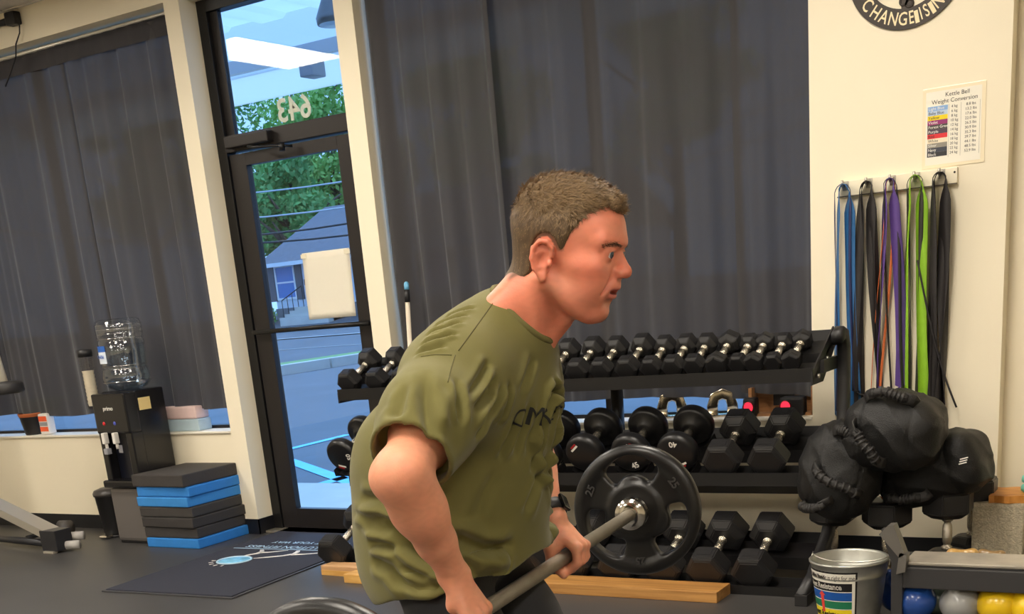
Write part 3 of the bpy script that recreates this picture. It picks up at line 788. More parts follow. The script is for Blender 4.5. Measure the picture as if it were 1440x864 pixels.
# ---- hook board
hb = empty('hook_board', (-1.226, D, 1.487), label='white wooden board with five metal hooks holding exercise bands', cat='hook rack')
mb = MB(); mb.bbox(-.232, .232, -.018, 0, 0, .062, .003); mb.build('board', mat('white board paint', (246, 236, 210), .45), hb)
mb = MB(); mb.box(-.232, .232, -.0195, -.017, .001, .005); mb.build('edge_line', mat('dark edge', (96, 86, 74), .6), hb)
hx = [onY(p, q, D)[0] + 1.226 for p, q in ((1191, 262), (1224, 259), (1257, 255), (1291, 250), (1326, 246))]
steel = mat('brushed steel hook', (190, 186, 176), .3, metal=.9)
for x in hx:
    mb = MB(); mb.tube([(x, -.018, .050), (x, -.045, .046), (x, -.060, .038), (x, -.068, .045), (x, -.070, .062)], .0055, 8); mb.box(x - .012, x + .012, -.021, -.018, .025, .06); mb.build('hook', steel, hb)
mb = MB(); mb.cyl((.222, -.0185, .044), (.222, -.0195, .044), .004, n=10); mb.build('screw', ink, hb)
# ---- exercise bands: closed loops of flat rubber strap hung over the hooks
def band(name, label, color, hook, zbot, width, spread, twist=0.0, seed=0, thick=.0025, yoff=0.0, lean=0.0):
    rnd = random.Random(seed); X = -1.226 + hx[hook]; zt = 1.487 + .043 + .004; y0 = D - .050 - yoff
    m = mat('rubber ' + name, color, .55, var=.06, vscale=30)
    N = 34; L = []
    def side(s):
        out = []
        for i in range(N + 1):
            w = i / N
            z = zt - .028 - (zt - .028 - zbot - .02) * w
            x = X + s * (spread[0] + (spread[1] - spread[0]) * min(1, w * 1.2) + .004 * math.sin(5 * w + seed + s)) + lean * w
            a = twist * (w if s > 0 else -w * .7) + (.35 * math.sin(3 * w + seed + 2 * s)); y = y0 + .03 * w + .006 * math.sin(4 * w + s + seed)
            a = a * sstep(0, .3, w) - (1.30 - (.30 if s < 0 else 1.05) * sstep(.0, .10, w)); out.append(((x, min(y, D - .014), z), (math.cos(a), math.sin(a), 0)))
        return out
    Ls = side(-1); Rs = side(1)
    top = []
    for k in range(1, 8):
        a = PI * k / 8; top.append(((X - spread[0] * math.cos(a), y0, zt - .028 + .030 * math.sin(a)), (.2, -1, 0)))
    bot = []
    xl = Ls[-1][0]; xr = Rs[-1][0]
    for k in range(1, 8):
        a = PI * k / 8; xm = (xl[0] + xr[0]) / 2; hw_ = (xr[0] - xl[0]) / 2
        bot.append(((xm + hw_ * math.cos(a), xl[1], xl[2] - .02 * math.sin(a)), (.2, -1, 0)))
    pts = Ls[::-1] + top + Rs + bot + [Ls[-1]]
    mb = MB(); mb.ribbon(pts, width, thick); o = mb.build(name, m); tag(o, label, 'exercise band'); return o
band('blue_band', 'wide blue rubber exercise band hanging from the end hook', (48, 110, 170), 0, .60, .048, (.018, .040), .3, 1)
band('navy_band', 'thin dark blue band sharing the hook with the wide blue band', (40, 48, 92), 0, .62, .012, (.030, .034), 2.2, 2, yoff=.012)
band('black_band', 'black rubber exercise band with a twist on the second hook next to the blue ones', (40, 36, 36), 1, .62, .046, (.020, .034), 1.9, 3)
band('black_band', 'second black band on the hook between blue and purple bands', (46, 42, 40), 1, .70, .038, (.024, .044), -2.2, 9, yoff=.010)
band('purple_band', 'wide purple rubber exercise band looped down over the black bags', (92, 66, 138), 2, .715, .044, (.018, .044), .25, 4, yoff=.012)
band('orange_band', 'thin orange band inside the purple band', (226, 120, 66), 2, .69, .010, (.018, .020), .4, 5, yoff=.004, lean=-.06)
band('black_band', 'thin black band hanging together with the purple band', (44, 30, 40), 2, .70, .012, (.024, .026), 1.6, 6, yoff=.020, lean=.03)
band('green_band', 'wide lime green rubber exercise band', (140, 190, 40), 3, .62, .050, (.020, .040), .15, 7)
band('black_band', 'long black rubber exercise band on the end hook near the wall corner', (42, 38, 38), 4, .585, .044, (.020, .024), 2.2, 8)
band('black_band', 'second long black band crossing itself on the end hook near the wall corner', (38, 34, 36), 4, .63, .042, (.026, .014), -2.0, 11, yoff=.012)
band('dark_green_band', 'narrow black band hanging behind the lime green band', (50, 50, 40), 3, .66, .018, (.030, .012), .9, 10, yoff=-.004)
mb = MB(); mb.tube([(-1.13 + .16 * t, D - .055 + .01 * t, 1.22 - .58 * t + .06 * math.sin(PI * t) * -1) for t in [k / 14 for k in range(15)]], .004, 6)
tag(mb.build('thin_cord', mat('black cord', (36, 32, 34), .6)), 'thin black cord slanting between the bands towards the bags', 'cord')
# ---- power adapter with cord near the ceiling
ad = empty('power_adapter', (-6.20, D, 2.975), label='black power plug with a dangling cord high on the wall', cat='power adapter')
bk = mat('black plastic', (30, 29, 31), .45)
mb = MB(); mb.bbox(-.02, .065, -.055, 0, -.035, .035, .012); mb.build('adapter_body', bk, ad)
mb = MB(); mb.cyl((-.16, -.03, -.004), (-.02, -.03, -.006), .012, .02, 12); mb.build('plug_neck', bk, ad)
mb = MB(); mb.tube([(.06, -.03, .0), (.075, -.03, -.03), (.06, -.03, -.08), (.01, -.03, -.13), (-.01, -.03, -.19), (-.05, -.03, -.23), (-.08, -.03, -.26), (-.14, -.04, -.33)], .004, 6); mb.build('cord', bk, ad)
mb = MB(); mb.bbox(-.20, -.13, -.02, 0, -.02, .02, .004); mb.build('wall_socket', mat('socket plate', (226, 214, 190), .4), ad)
# socket strip low on the far right wall
pl = empty('wall_plate', (-.735, D + .10, .66), label='white vertical conduit strip with screws beside the wall corner', cat='wall plate')
mb = MB(); mb.bbox(-.0, .07, -.015, 0, 0, 1.0, .003); mb.build('strip', white_m, pl)
mb = MB(); mb.cyl((.02, -.015, .02), (.02, -.017, .02), .006, n=8); mb.cyl((.05, -.015, .02), (.05, -.017, .02), .006, n=8); mb.build('screw', steel, pl)
# ---- mop handle against the post
mp_ = empty('mop_handle', (-3.645, 5.03, 0), label='white mop handle with black grip and blue tip leaning by the door post', cat='mop handle')
p0 = Vector((0.0, -.06, 0)); p1 = Vector((.012, .045, 1.33)); dd = (p1 - p0)
mb = MB(); mb.cyl(p0, p0 + dd * .93, .012, n=14); mb.build('pole', mat('white painted pole', (226, 214, 194), .4), mp_)
mb = MB(); mb.cyl(p0 + dd * .93, p0 + dd * .975, .0145, n=14); mb.build('grip', bk, mp_)
mb = MB(); mb.cyl(p0 + dd * .975, p0 + dd * .995, .013, n=14); mb.ball(p0 + dd * .995, .013); mb.build('tip', mat('light blue plastic', (110, 180, 220), .4), mp_)
mb = MB(); mb.bbox(-.02, .02, -.13, .0, 0, .05, .008); mb.build('foot_socket', bk, mp_)
# ================================================================ water cooler corner
wc = empty('water_cooler', (-5.6, 4.9, 0), label='black and grey water cooler with an upturned bottle on top', cat='water cooler')
gb = mat('glossy black plastic', (24, 23, 25), .22); gl = mat('grey cooler panel', (112, 107, 104), .45, metal=.3)
X0, X1, Y0, Y1 = -.135, .145, -.155, .145
def wp(name, m, fn, parent=wc): mb = MB(); fn(mb); return mb.build(name, m, parent)
wp('lower_panel', gl, lambda mb: mb.bbox(X0 + .004, X1 - .004, Y0, Y1, .015, .335, .02))
wp('base_ring', bk, lambda mb: mb.bbox(X0 + .01, X1 - .01, Y0 + .01, Y1, 0, .02, .008))
wp('drip_tray', gb, lambda mb: mb.bbox(X0 - .005, X1 - .0, Y0 - .03, Y0 + .08, .34, .385, .012))
def up(mb):
    mb.bbox(X0, X1, Y0 + .075, Y1, .335, .89, .012)          # back block
    mb.bbox(X0, X0 + .05, Y0 + .005, Y0 + .09, .38, .66, .008); mb.bbox(X1 - .055, X1, Y0 + .005, Y0 + .09, .34, .66, .008)
    mb.bbox(X0, X1, Y0 - .005, Y0 + .09, .655, .885, .012)
wp('upper_housing', gb, up)
wp('alcove_back', mat('dark navy plastic', (20, 22, 34), .3), lambda mb: mb.box(X0 + .05, X1 - .055, Y0 + .068, Y0 + .0745, .385, .655))
whp = mat('white plastic', (226, 222, 214), .35)
for k, (x, c) in enumerate(((-.055, (210, 40, 48)), (.035, (70, 80, 170)))):
    t = wp('tap', whp, lambda mb: (mb.bbox(x - .012, x + .012, Y0 - .04, Y0 - .005, .60, .665, .006), mb.cyl((x, Y0 - .02, .57), (x, Y0 - .02, .60), .009)))
    wp('indicator', mat('indicator %d' % k, c, .3), lambda mb: mb.ball((x - .005, Y0 - .006, .715), (.011, .005, .011)))
wp('guard', mat('clear grey plastic', (150, 150, 156), .2), lambda mb: (mb.bbox(-.062, -.03, Y0 - .045, Y0 - .01, .54, .575, .005), mb.bbox(.03, .06, Y0 - .012, Y0 - .006, .545, .59, .002)))
text('brand_lettering', 'primo', .034, whp, wc, Matrix.Translation((-.005, Y0 - .006, .80)) @ FACE_ROOM, .0006, bold=.0004)
wp('sticky_note', mat('pale yellow note', (232, 206, 140), .7), lambda mb: mb.box(X1, X1 + .001, -.06, .03, .775, .845))
# bottle (inverted 5-gallon)
wb_ = empty('water_bottle', (-5.578, 4.90, .838), label='clear plastic water bottle turned upside down on the cooler', cat='water bottle')
wb_.scale = (1.04, 1.04, 1.09)
def bot_mat(name, tint, refl):
    return pane(name, tint, refl, .02)
prof = [(.0, .008), (.028, .008), (.030, .03), (.06, .045), (.105, .065), (.125, .09), (.132, .12), (.126, .15), (.118, .17), (.124, .185), (.126, .25), (.126, .30), (.118, .315), (.126, .33), (.127, .38), (.118, .41), (.09, .418), (.0, .412)]
mb = MB(); mb.lathe(prof, 40); mb.build('bottle_shell', bot_mat('bottle plastic', (.93, .95, .97), .22), wb_)
prof2 = [(.0, .012), (.026, .012), (.028, .03), (.056, .048), (.10, .068), (.119, .092), (.126, .12), (.120, .15), (.113, .17), (.118, .185), (.120, .25), (.120, .285), (.0, .286)]
mb = MB(); mb.lathe(prof2, 40); mb.build('water', bot_mat('water', (.80, .87, .93), .12), wb_)
for z in (.095, .16, .178, .318, .342, .365, .388):
    mb = MB(); mb.lathe([(.121 if z > .15 else .129, z - .004), (.130 if z > .15 else .136, z), (.121 if z > .15 else .129, z + .004)], 40, cap=False)
    mb.build('moulded_rib', bot_mat('bottle rib', (.93, .94, .96), .5), wb_)
mb = MB(); n = 12; vs = []; fs = []
for i in range(n + 1):
    a = math.radians(-128 + 42 * i / n); vs += [(.129 * math.cos(a), .129 * math.sin(a), .195), (.129 * math.cos(a), .129 * math.sin(a), .255), (.129 * math.cos(a), .129 * math.sin(a), .285)]
for i in range(n): fs += [(3 * i, 3 * i + 3, 3 * i + 4, 3 * i + 1)]
mb.add(vs, fs, True); mb.cur = 1; mb.add(vs, [(3 * i + 1, 3 * i + 4, 3 * i + 5, 3 * i + 2) for i in range(n)], True)
lb = mb.build('paper_label', [mat('white label', (222, 232, 244), .4), mat('blue label', (40, 100, 190), .4)], wb_)
a = math.radians(-107); text('lettering', 'PRIMO', .026, mat('blue label', (40, 100, 190), .4), lb, Matrix.Translation((.131 * math.cos(a), .131 * math.sin(a), .232)) @ Matrix.Rotation(a + PI / 2, 4, 'Z') @ FACE_ROOM @ Matrix.Rotation(PI, 4, 'Z'), .0006)
# cup dispenser
cd = empty('cup_dispenser', (-5.785, 4.80, .80), label='clear tube of paper cups clipped to the side of the cooler', cat='cup dispenser')
cd.scale = (1, 1, .80)
mb = MB(); mb.lathe([(.037, 0), (.040, .42)], 20, cap=False); mb.build('tube', pane('dispenser plastic', (.86, .86, .88), .08), cd)
mb = MB()
for k in range(9): mb.lathe([(.031, .02 + .028 * k), (.034, .045 + .028 * k), (.035, .048 + .028 * k), (.033, .048 + .028 * k)], 20, cap=False)
mb.build('paper_cups', mat('cream paper cup', (238, 226, 196), .7), cd)
mb = MB(); mb.lathe([(.042, .37), (.044, .42), (.02, .425), (0, .425)], 20); mb.build('cap', bk, cd)
mb = MB(); mb.lathe([(.041, 0), (.042, .02)], 20, cap=False); mb.build('base_ring', bk, cd)
mb = MB(); mb.bbox(.034, .050, -.02, .02, .05, .09, .004); mb.build('clip', bk, cd)
# pedal bin
tb = empty('pedal_bin', (-5.96, 4.93, 0), label='small black pedal bin with steel pedal beside the water cooler', cat='waste bin')
mb = MB(); mb.lathe([(.070, .01), (.074, .03), (.092, .26), (.094, .262)], 28); mb.build('body', mat('black bin metal', (30, 29, 30), .35), tb)
mb = MB(); mb.lathe([(.098, .258), (.100, .275), (.09, .292), (.05, .305), (0, .308)], 28); mb.build('lid', mat('dark grey lid', (66, 62, 60), .35), tb)
mb = MB(); mb.bbox(-.035, .04, -.115, -.06, .004, .02, .008); mb.build('pedal', mat('chrome', (210, 208, 204), .15, metal=1.0), tb)
mb = MB(); mb.lathe([(.074, 0), (.074, .014)], 28); mb.build('base', bk, tb)
# sill things
pot = empty('plant_pot', (-6.87, 5.17, .612), label='small black pot with orange rim on the sill', cat='pot')
mb = MB(); mb.lathe([(.055, 0), (.060, .01), (.080, .135), (.083, .14), (.078, .14), (.055, .03)], 24); mb.build('pot_body', bk, pot)
mb = MB(); mb.lathe([(.079, .118), (.0845, .136), (.0845, .142), (.079, .142)], 24, cap=False); mb.build('rim', mat('orange rim', (170, 92, 48), .5), pot)
cn = empty('canister', (-6.725, 5.17, .612), label='white canister with orange label standing by the black pot on the sill', cat='canister')
mb = MB(); mb.bbox(-.046, .046, -.03, .03, 0, .135, .012); mb.build('body', mat('white canister plastic', (232, 226, 220), .4), cn)
mb = MB(); mb.box(-.04, .04, -.0306, -.03, .02, .05); mb.box(-.04, .04, -.0306, -.03, .085, .118); mb.build('label_print', mat('orange label', (232, 92, 48), .5), cn)
mb = MB(); mb.box(-.04, .04, -.0306, -.03, .055, .08); mb.build('text_band', mat('grey print', (150, 150, 150), .5), cn)
for (z0, z1, c, l, dx) in ((.612, .683, (176, 196, 206), 'light blue foam block under the pink one on the sill', 0), (.684, .757, (226, 196, 190), 'pink foam block lying on the light blue one on the sill', -.01)):
    r = empty('foam_block', (-5.48 + dx, 5.20, z0), label=l, cat='foam block')
    mb = MB(); mb.bbox(-.20, .185, -.075, .035, 0, z1 - z0, .010); mb.build('block', mat('foam ' + l[:10], c, .85, var=.05, vscale=20), r)
# ---- stack of foam balance pads
padc = [(40, 122, 200), (56, 53, 52), (52, 49, 48), (58, 55, 53), (52, 132, 204), (46, 126, 204), (60, 56, 54)]
padl = ['blue foam pad at the bottom of the stack on the floor', 'dark grey foam pad lying directly on the bottom blue pad', 'dark grey foam pad in the middle of the grey ones in the stack', 'dark grey foam pad right under the two blue pads', 'lower of the two adjoining blue foam pads in the stack', 'upper of the two adjoining blue foam pads, right under the top pad', 'thick dark grey foam pad on top of the stack']
th = [.058, .062, .060, .060, .058, .058, .072]; z = 0
for i in range(7):
    dx = [.012, .0, .004, -.006, -.012, -.004, -.014][i]; dy = [.0, .008, -.004, .004, .0, .006, -.008][i]
    r = empty('foam_pad', (-5.215 + dx, 4.90 + dy, z), (0, 0, math.radians([0, 1.2, -.8, .6, -1, .4, -1.2][i])), label=padl[i], cat='foam pad', group='stacked foam pads')
    mb = MB(); mb.bbox(-.215, .205, -.215, .215, 0, th[i] - .002, .007); mb.build('pad', mat('pad foam %d' % i, padc[i], .8, var=.06, vscale=14, bump=.15, bscale=90), r); z += th[i]
# ---- entrance mat with logo
em = empty('entrance_mat', (-4.37, 4.54, 0), (0, 0, math.radians(2.5)), label='dark blue-grey entrance mat with printed logo in front of the door', cat='door mat')
mb = MB(); mb.bbox(-.425, .425, -.745, .745, 0, .007, .003); mb.build('rubber_edge', mat('mat rubber', (60, 60, 64), .5), em)
mb = MB(); mb.bbox(-.41, .41, -.73, .73, .004, .012, .003); mb.build('carpet', mat('mat carpet', (40, 42, 54), .95, var=.2, vscale=160, bump=.4, bscale=300), em)
prnt = mat('mat print white', (222, 216, 208), .9); prb = mat('mat print blue', (120, 190, 226), .9, var=.25, vscale=30); prl = mat('mat print pale blue', (170, 200, 220), .9)
UP = Matrix.Translation((0, 0, .0125)) @ Matrix.Rotation(PI, 4, 'Z')      # read by someone coming in
text('print', 'REVOLUTION FITNESS', .073, prl, em, Matrix.Translation((.02, .235, 0)) @ UP, .0006, xs=.92)
text('print', 'WORK IT YOUR WAY', .060, prl, em, Matrix.Translation((.05, .345, 0)) @ UP, .0006, xs=.9)
mb = MB(); mb.box(-.37, .39, .178, .186, .012, .0128); mb.build('rule_line', prl, em)
mb = MB(); mb.tube([(-.13 + .0 + .095 * math.cos(a), -.09 + .085 * math.sin(a), .0124) for a in [2 * PI * k / 40 for k in range(40)]], .006, 6, closed=True); mb.build('globe_ring', prl, em)
mb = MB(); mb.lathe([(.0, .0122), (.092, .0122), (.092, .0128), (.0, .0128)], 40, Matrix.Translation((-.13, -.09, 0)) @ Matrix.Diagonal((1, .9, 1, 1))); mb.build('globe', prb, em)
def branch(pts, w):
    mb = MB(); 
    mb.ribbon([((x, y, .0126), (-(pts[min(i + 1, len(pts) - 1)][1] - pts[max(i - 1, 0)][1]), pts[min(i + 1, len(pts) - 1)][0] - pts[max(i - 1, 0)][0], 0)) for i, (x, y) in enumerate(pts)], w, .0008); mb.build('figure_limb', prnt, em)
branch([(-.15, .0), (-.14, .035), (-.11, .075), (-.115, .12), (-.15, .16)], [.012, .026, .032, .026, .02]); branch([(-.11, .095), (-.06, .105), (-.02, .13), (.03, .165)], [.03, .018, .016, .01])
branch([(-.045, -.035), (.02, .0), (.09, .04), (.13, .085), (.12, .13), (.10, .165)], [.008, .022, .024, .032, .028, .02]); branch([(.13, .07), (.20, .09), (.27, .125), (.28, .15)], [.03, .018, .016, .016])
mb = MB()
for k in range(5): a = math.radians(190 + 22 * k); mb.ribbon([((-.13 + .115 * math.cos(a), -.09 + .105 * math.sin(a), .0125), (math.sin(a), -math.cos(a), 0)), ((-.13 + .14 * math.cos(a), -.09 + .13 * math.sin(a), .0125), (math.sin(a), -math.cos(a), 0))], .010, .0008)
mb.build('ray_marks', prnt, em)
# ================================================================ training machine at the edge of the room
silver = mat('silver machine paint', (190, 184, 172), .35, metal=.5); dkp = mat('dark machine paint', (44, 44, 48), .4, metal=.2)
ma = empty('training_machine', (-6.5, 4.5, 0), label='silver training machine with sloping beam, white arm and black roller pads', cat='exercise machine'); R = Vector(ma.location)
def mp(name, m, fn):
    mb = MB(); fn(mb); o = mb.build(name, m, ma); o.location = -R; return o
def obeam(mb, p, q, w, h):
    p = Vector(p); q = Vector(q); d = (q - p).normalized(); s = Vector((-d.y, d.x, 0)).normalized() * w / 2; u_ = d.cross(s).normalized() * h / 2
    if u_.z < 0: u_ = -u_
    P = [p - s - u_, p + s - u_, p + s + u_, p - s + u_, q - s - u_, q + s - u_, q + s + u_, q - s + u_]
    mb.add(P, [(0, 1, 2, 3), (7, 6, 5, 4), (0, 4, 5, 1), (1, 5, 6, 2), (2, 6, 7, 3), (3, 7, 4, 0)], False)
mp('beam', silver, lambda mb: obeam(mb, (-5.99, 4.49, .105), (-6.95, 4.62, .34), .11, .05))
mp('end_block', dkp, lambda mb: mb.bbox(-6.04, -5.90, 4.43, 4.55, .012, .135, .006))
mp('floor_tube', dkp, lambda mb: mb.cyl((-6.02, 4.47, .05), (-6.8, 4.55, .055), .022))
for (x, y) in ((-5.87, 4.52), (-5.90, 4.585)): mp('roller', mat('grey roller', (172, 168, 164), .4), lambda mb: mb.cyl((x - .035, y - .02, .036 if y < 4.55 else .075), (x + .035, y + .02, .036 if y < 4.55 else .075), .026))
mp('wheel', mat('dark wheel', (70, 66, 64), .5), lambda mb: mb.cyl((-6.40, 4.86, .05), (-6.33, 4.88, .05), .05))
mp('axle', dkp, lambda mb: mb.cyl((-6.37, 4.58, .05), (-6.37, 4.88, .05), .014))
mp('foot_pad', silver, lambda mb: mb.bbox(-6.02, -5.93, 4.415, 4.45, 0, .014, .003))
mp('post', silver, lambda mb: mb.bbox(-6.98, -6.88, 4.57, 4.67, 0, 1.9, .008))
mp('arm', mat('white machine paint', (232, 224, 206), .4), lambda mb: mb.tube([(-6.93, 4.62, 1.75), (-6.50, 4.52, 1.60), (-6.25, 4.50, 1.45), (-6.175, 4.50, 1.0)], .032, 12))
mp('roller_pad', mat('black vinyl pad', (48, 46, 46), .5), lambda mb: mb.lathe([(.03, .93), (.105, .932), (.115, .945), (.112, .985), (.10, 1.0), (.03, 1.002)], 28, Matrix.Translation((-6.175, 4.5, 0))))
# ================================================================ dumbbells
rub = mat('black rubber', (29, 28, 29), .44, var=.08, vscale=30, bump=.05, bscale=300, spec=.5); rub2 = mat('black urethane', (22, 21, 22), .36)
chrome = mat('worn chrome', (222, 214, 198), .22, metal=.95, var=.12, vscale=60, bump=.35, bscale=500)
embm = mat('embossed rubber', (60, 58, 57), .45)
def hexpoly(r, roll=0): return [(r / math.cos(PI / 6) * math.cos(math.radians(60 * k + roll)), r / math.cos(PI / 6) * math.sin(math.radians(60 * k + roll))) for k in range(6)]
def hex_head_mesh(r, L, name):
    """hexagonal head along y, centred; outer end chamfered, inner end tapering"""
    mb = MB(); rings = [(-L / 2, .80), (-L / 2 + L * .10, 1.0), (L / 2 - L * .22, 1.0), (L / 2, .62)]
    vs = []
    for y, s in rings: vs += [(x * s, y, z * s) for x, z in hexpoly(r)]
    fs = [tuple(range(6)), tuple(range(18, 24))[::-1]]
    for i in range(3):
        for k in range(6): fs.append((6 * i + k, 6 * i + 6 + k, 6 * i + 6 + (k + 1) % 6, 6 * i + (k + 1) % 6))
    mb.add(vs, fs, False)
    # raised weight plate on the upper flat
    z = r; mb.box(-r * .38, r * .38, -L * .22, L * .16, z - .001, z + .0015)
    me = mb.mesh(name, rub)
    bm = bmesh.new(); bm.from_mesh(me); bmesh.ops.bevel(bm, geom=[e for e in bm.edges if len(e.link_faces) == 2 and e.calc_face_angle(0) > .3 and e.calc_length() > r * .5], offset=r * .05, segments=2, affect='EDGES'); bm.to_mesh(me); bm.free()
    return me
_DB = {}
def hex_db(r, L, loc, tilt, roll, label, group, cat='dumbbell', axis_rot=None, number=None):
    """hex dumbbell, axis along local y; L = distance between head centres"""
    hl = r * 1.30 if r > .06 else r * 1.45
    key = (round(r, 3), round(L, 3))
    if key not in _DB:
        hd = hex_head_mesh(r, hl, 'hex_head')
        mb = MB(); g = L / 2 - hl / 2; hr = .0135 if r < .06 else .016
        mb.lathe([(hr * 1.25, -g - .004), (hr * 1.25, -g + .012), (hr * .82, -g + .016), (hr * .85, -g + .022), (hr * 1.1, -.5 * g), (hr * 1.18, 0), (hr * 1.1, .5 * g), (hr * .85, g - .022), (hr * .82, g - .016), (hr * 1.25, g - .012), (hr * 1.25, g + .004)], 16, Matrix.Rotation(-PI / 2, 4, 'X'))
        _DB[key] = (hd, mb.mesh('handle', chrome))
    hd, hm = _DB[key]
    root = empty('hex_dumbbell', loc, label=label, cat=cat, group=group)
    Mx = Matrix.Rotation(math.radians(tilt), 4, 'X') if axis_rot is None else axis_rot
    Mx = Mx @ Matrix.Rotation(math.radians(roll), 4, 'Y')
    root.rotation_euler = Mx.to_euler()
    link('handle', hm, None, root)
    a = link('hex_head', hd, None, root, (0, -L / 2, 0)); b = link('hex_head', hd, None, root, (0, L / 2, 0), (0, 0, PI))
    return root
# ---- rack
rk = empty('dumbbell_rack', (-2.55, 4.7, 0), label='black three-tier dumbbell rack along the window wall', cat='dumbbell rack'); R = Vector(rk.location)
rkm = mat('black rack paint', (18, 17, 18), .38, metal=.1); rk2 = mat('dark grey rack paint', (40, 39, 40), .42, metal=.1)
XL, XR = -3.73, -1.40; TA = math.radians(25); ca, sa = math.cos(TA), math.sin(TA)
def rp(name, m, fn):
    mb = MB(); fn(mb); o = mb.build(name, m, rk); o.location = -R; return o
SH = [('top', 4.62, .856, .175, .05), ('mid', 4.60, .456, .215, .06), ('low', 4.45, .028, .235, .06)]   # Y, Z of the rest plane under the front head centre, head distance
for nm, Y, Z, L, hh in SH:
    xl = XL if nm != 'mid' else XL + .02
    f0 = (Y - .085 * ca, Z - .085 * sa)
    # front rail: plate with upright lip
    rp('front_rail', rkm, lambda mb: (mb.prism([(f0[0], f0[1] - .008), (f0[0], f0[1] + .045), (f0[0] + .008, f0[1] + .045), (f0[0] + .010, f0[1] + .003), (Y + .05 * ca, Z + .05 * sa - .002), (Y + .05 * ca + .004, Z + .05 * sa - .008)], 0, xl, XR)))
    b0 = (Y + L * ca - .05, Z + L * sa - .03)
    rp('back_rail', rkm, lambda mb: mb.prism([(b0[0] - .01, b0[1] - .045), (b0[0] - .01, b0[1] + .006), (b0[0] + .09 * ca, b0[1] + .006 + .1 * sa), (b0[0] + .09 * ca + .03, b0[1] + .1 * sa + .045), (b0[0] + .09 * ca + .036, b0[1] + .1 * sa + .04), (b0[0] + .09 * ca, b0[1] - .008 + .1 * sa), (b0[0] - .002, b0[1] - .004), (b0[0] - .002, b0[1] - .045)], 0, xl, XR))
    for x in (xl, XR - .006):
        rp('end_plate', rk2, lambda mb: mb.prism([(f0[0] - .002, f0[1] - .02), (f0[0] - .002, f0[1] + .03), (b0[0] + .10, b0[1] + .10), (b0[0] + .13, b0[1] + .03), (Y + .06, Z - .055)], 0, x, x + .006))
    rp('bolt', steel, lambda mb: [mb.cyl((XR + .004, f0[0] + .05 + .12 * k, f0[1] + .01 + .055 * k), (XR + .012, f0[0] + .05 + .12 * k, f0[1] + .01 + .055 * k), .009, n=8) for k in range(2)])
def upright(x, pts, name='upright', w=.045):
    rp(name, rk2, lambda mb: mb.tube([(x, y, z) for y, z in pts], .03, 12, flat=(.055, w)))
upright(-1.365, [(4.26, .028), (4.40, .075), (4.60, .20), (4.76, .40), (4.83, .60), (4.845, .80), (4.845, .92), (4.825, .965), (4.785, .975), (4.745, .955)])
for x in (-2.44, -3.60): upright(x, [(4.96, .0), (4.96, .5), (4.96, .94)])
rp('floor_foot', rk2, lambda mb: mb.bbox(-1.39, -1.34, 4.25, 4.33, 0, .045, .003))
for x in (-2.44, -3.60): rp('floor_foot', rk2, lambda mb: mb.bbox(x - .025, x + .025, 4.41, 4.99, 0, .022, .003))
for nm, Y, Z, L, hh in SH:
    rp('shelf_bracket', rk2, lambda mb: [mb.box(x - .012, x + .012, Y + L * ca + .0, 4.965, Z + L * sa - .06, Z + L * sa - .035) for x in (-2.44, -3.60)])
    rp('shelf_bracket', rk2, lambda mb: mb.box(-1.40, -1.385, Y + .02, 4.86, Z - .02, Z + .03))
rp('back_brace', rk2, lambda mb: mb.box(-3.62, -1.38, 4.955, 4.975, .30, .34))
def put(shelf, px, py, r, L, roll, label, group):
    nm, Y, Z, _, _ = SH[shelf]; x = onY(px, py, Y)[0]
    dy = (SH[shelf][3] - L) * .5       # shorter dumbbells sit farther back on the two rails
    c = Vector((x, Y + (L / 2 + dy) * ca, Z + (L / 2 + dy) * sa)) + Vector((0, -sa, ca)) * r
    return hex_db(r, L, c, 25, roll, label, group)
tp = [(497, 530, .053), (535, 526, .052), (571, 522, .051)]
xs_hidden = [606, 640, 675, 710, 745, 781]
tops = tp + [(p, 518, .050 - .0006 * i) for i, p in enumerate(xs_hidden)] + [(816, 513, .0475), (849, 513, .046), (886, 512, .047), (918, 512, .042), (949, 512, .042), (978, 507, .041), (1010, 507, .042), (1039, 506, .036), (1061, 503, .036), (1088, 502, .034), (1114, 499, .036)]
place = {0: 'end dumbbell of the top rack shelf, by the glass door', 1: 'second hex dumbbell from the door end of the top rack shelf', 2: 'third hex dumbbell from the door end of the top rack shelf'}
ordn = ['end', 'second', 'third', 'fourth', 'fifth', 'sixth', 'seventh', 'eighth', 'ninth', 'tenth', 'eleventh', 'twelfth', 'thirteenth', 'fourteenth', 'fifteenth', 'sixteenth', 'seventeenth', 'eighteenth', 'nineteenth', 'twentieth']
for i, (px, py, r) in enumerate(tops):
    k = len(tops) - 1 - i; L = .145 + (r - .034) * 2.2
    roll = 30 if px in (1010, 1061, 1114) else 0
    lab = place.get(i) or ('black hex dumbbell at the wall end of the top rack shelf' if k == 0 else ('%s black hex dumbbell from the wall end of the top rack shelf' % ordn[k] if k < 20 else ''))
    put(0, px, py, r, L, roll, lab, 'hex dumbbells on the top shelf')
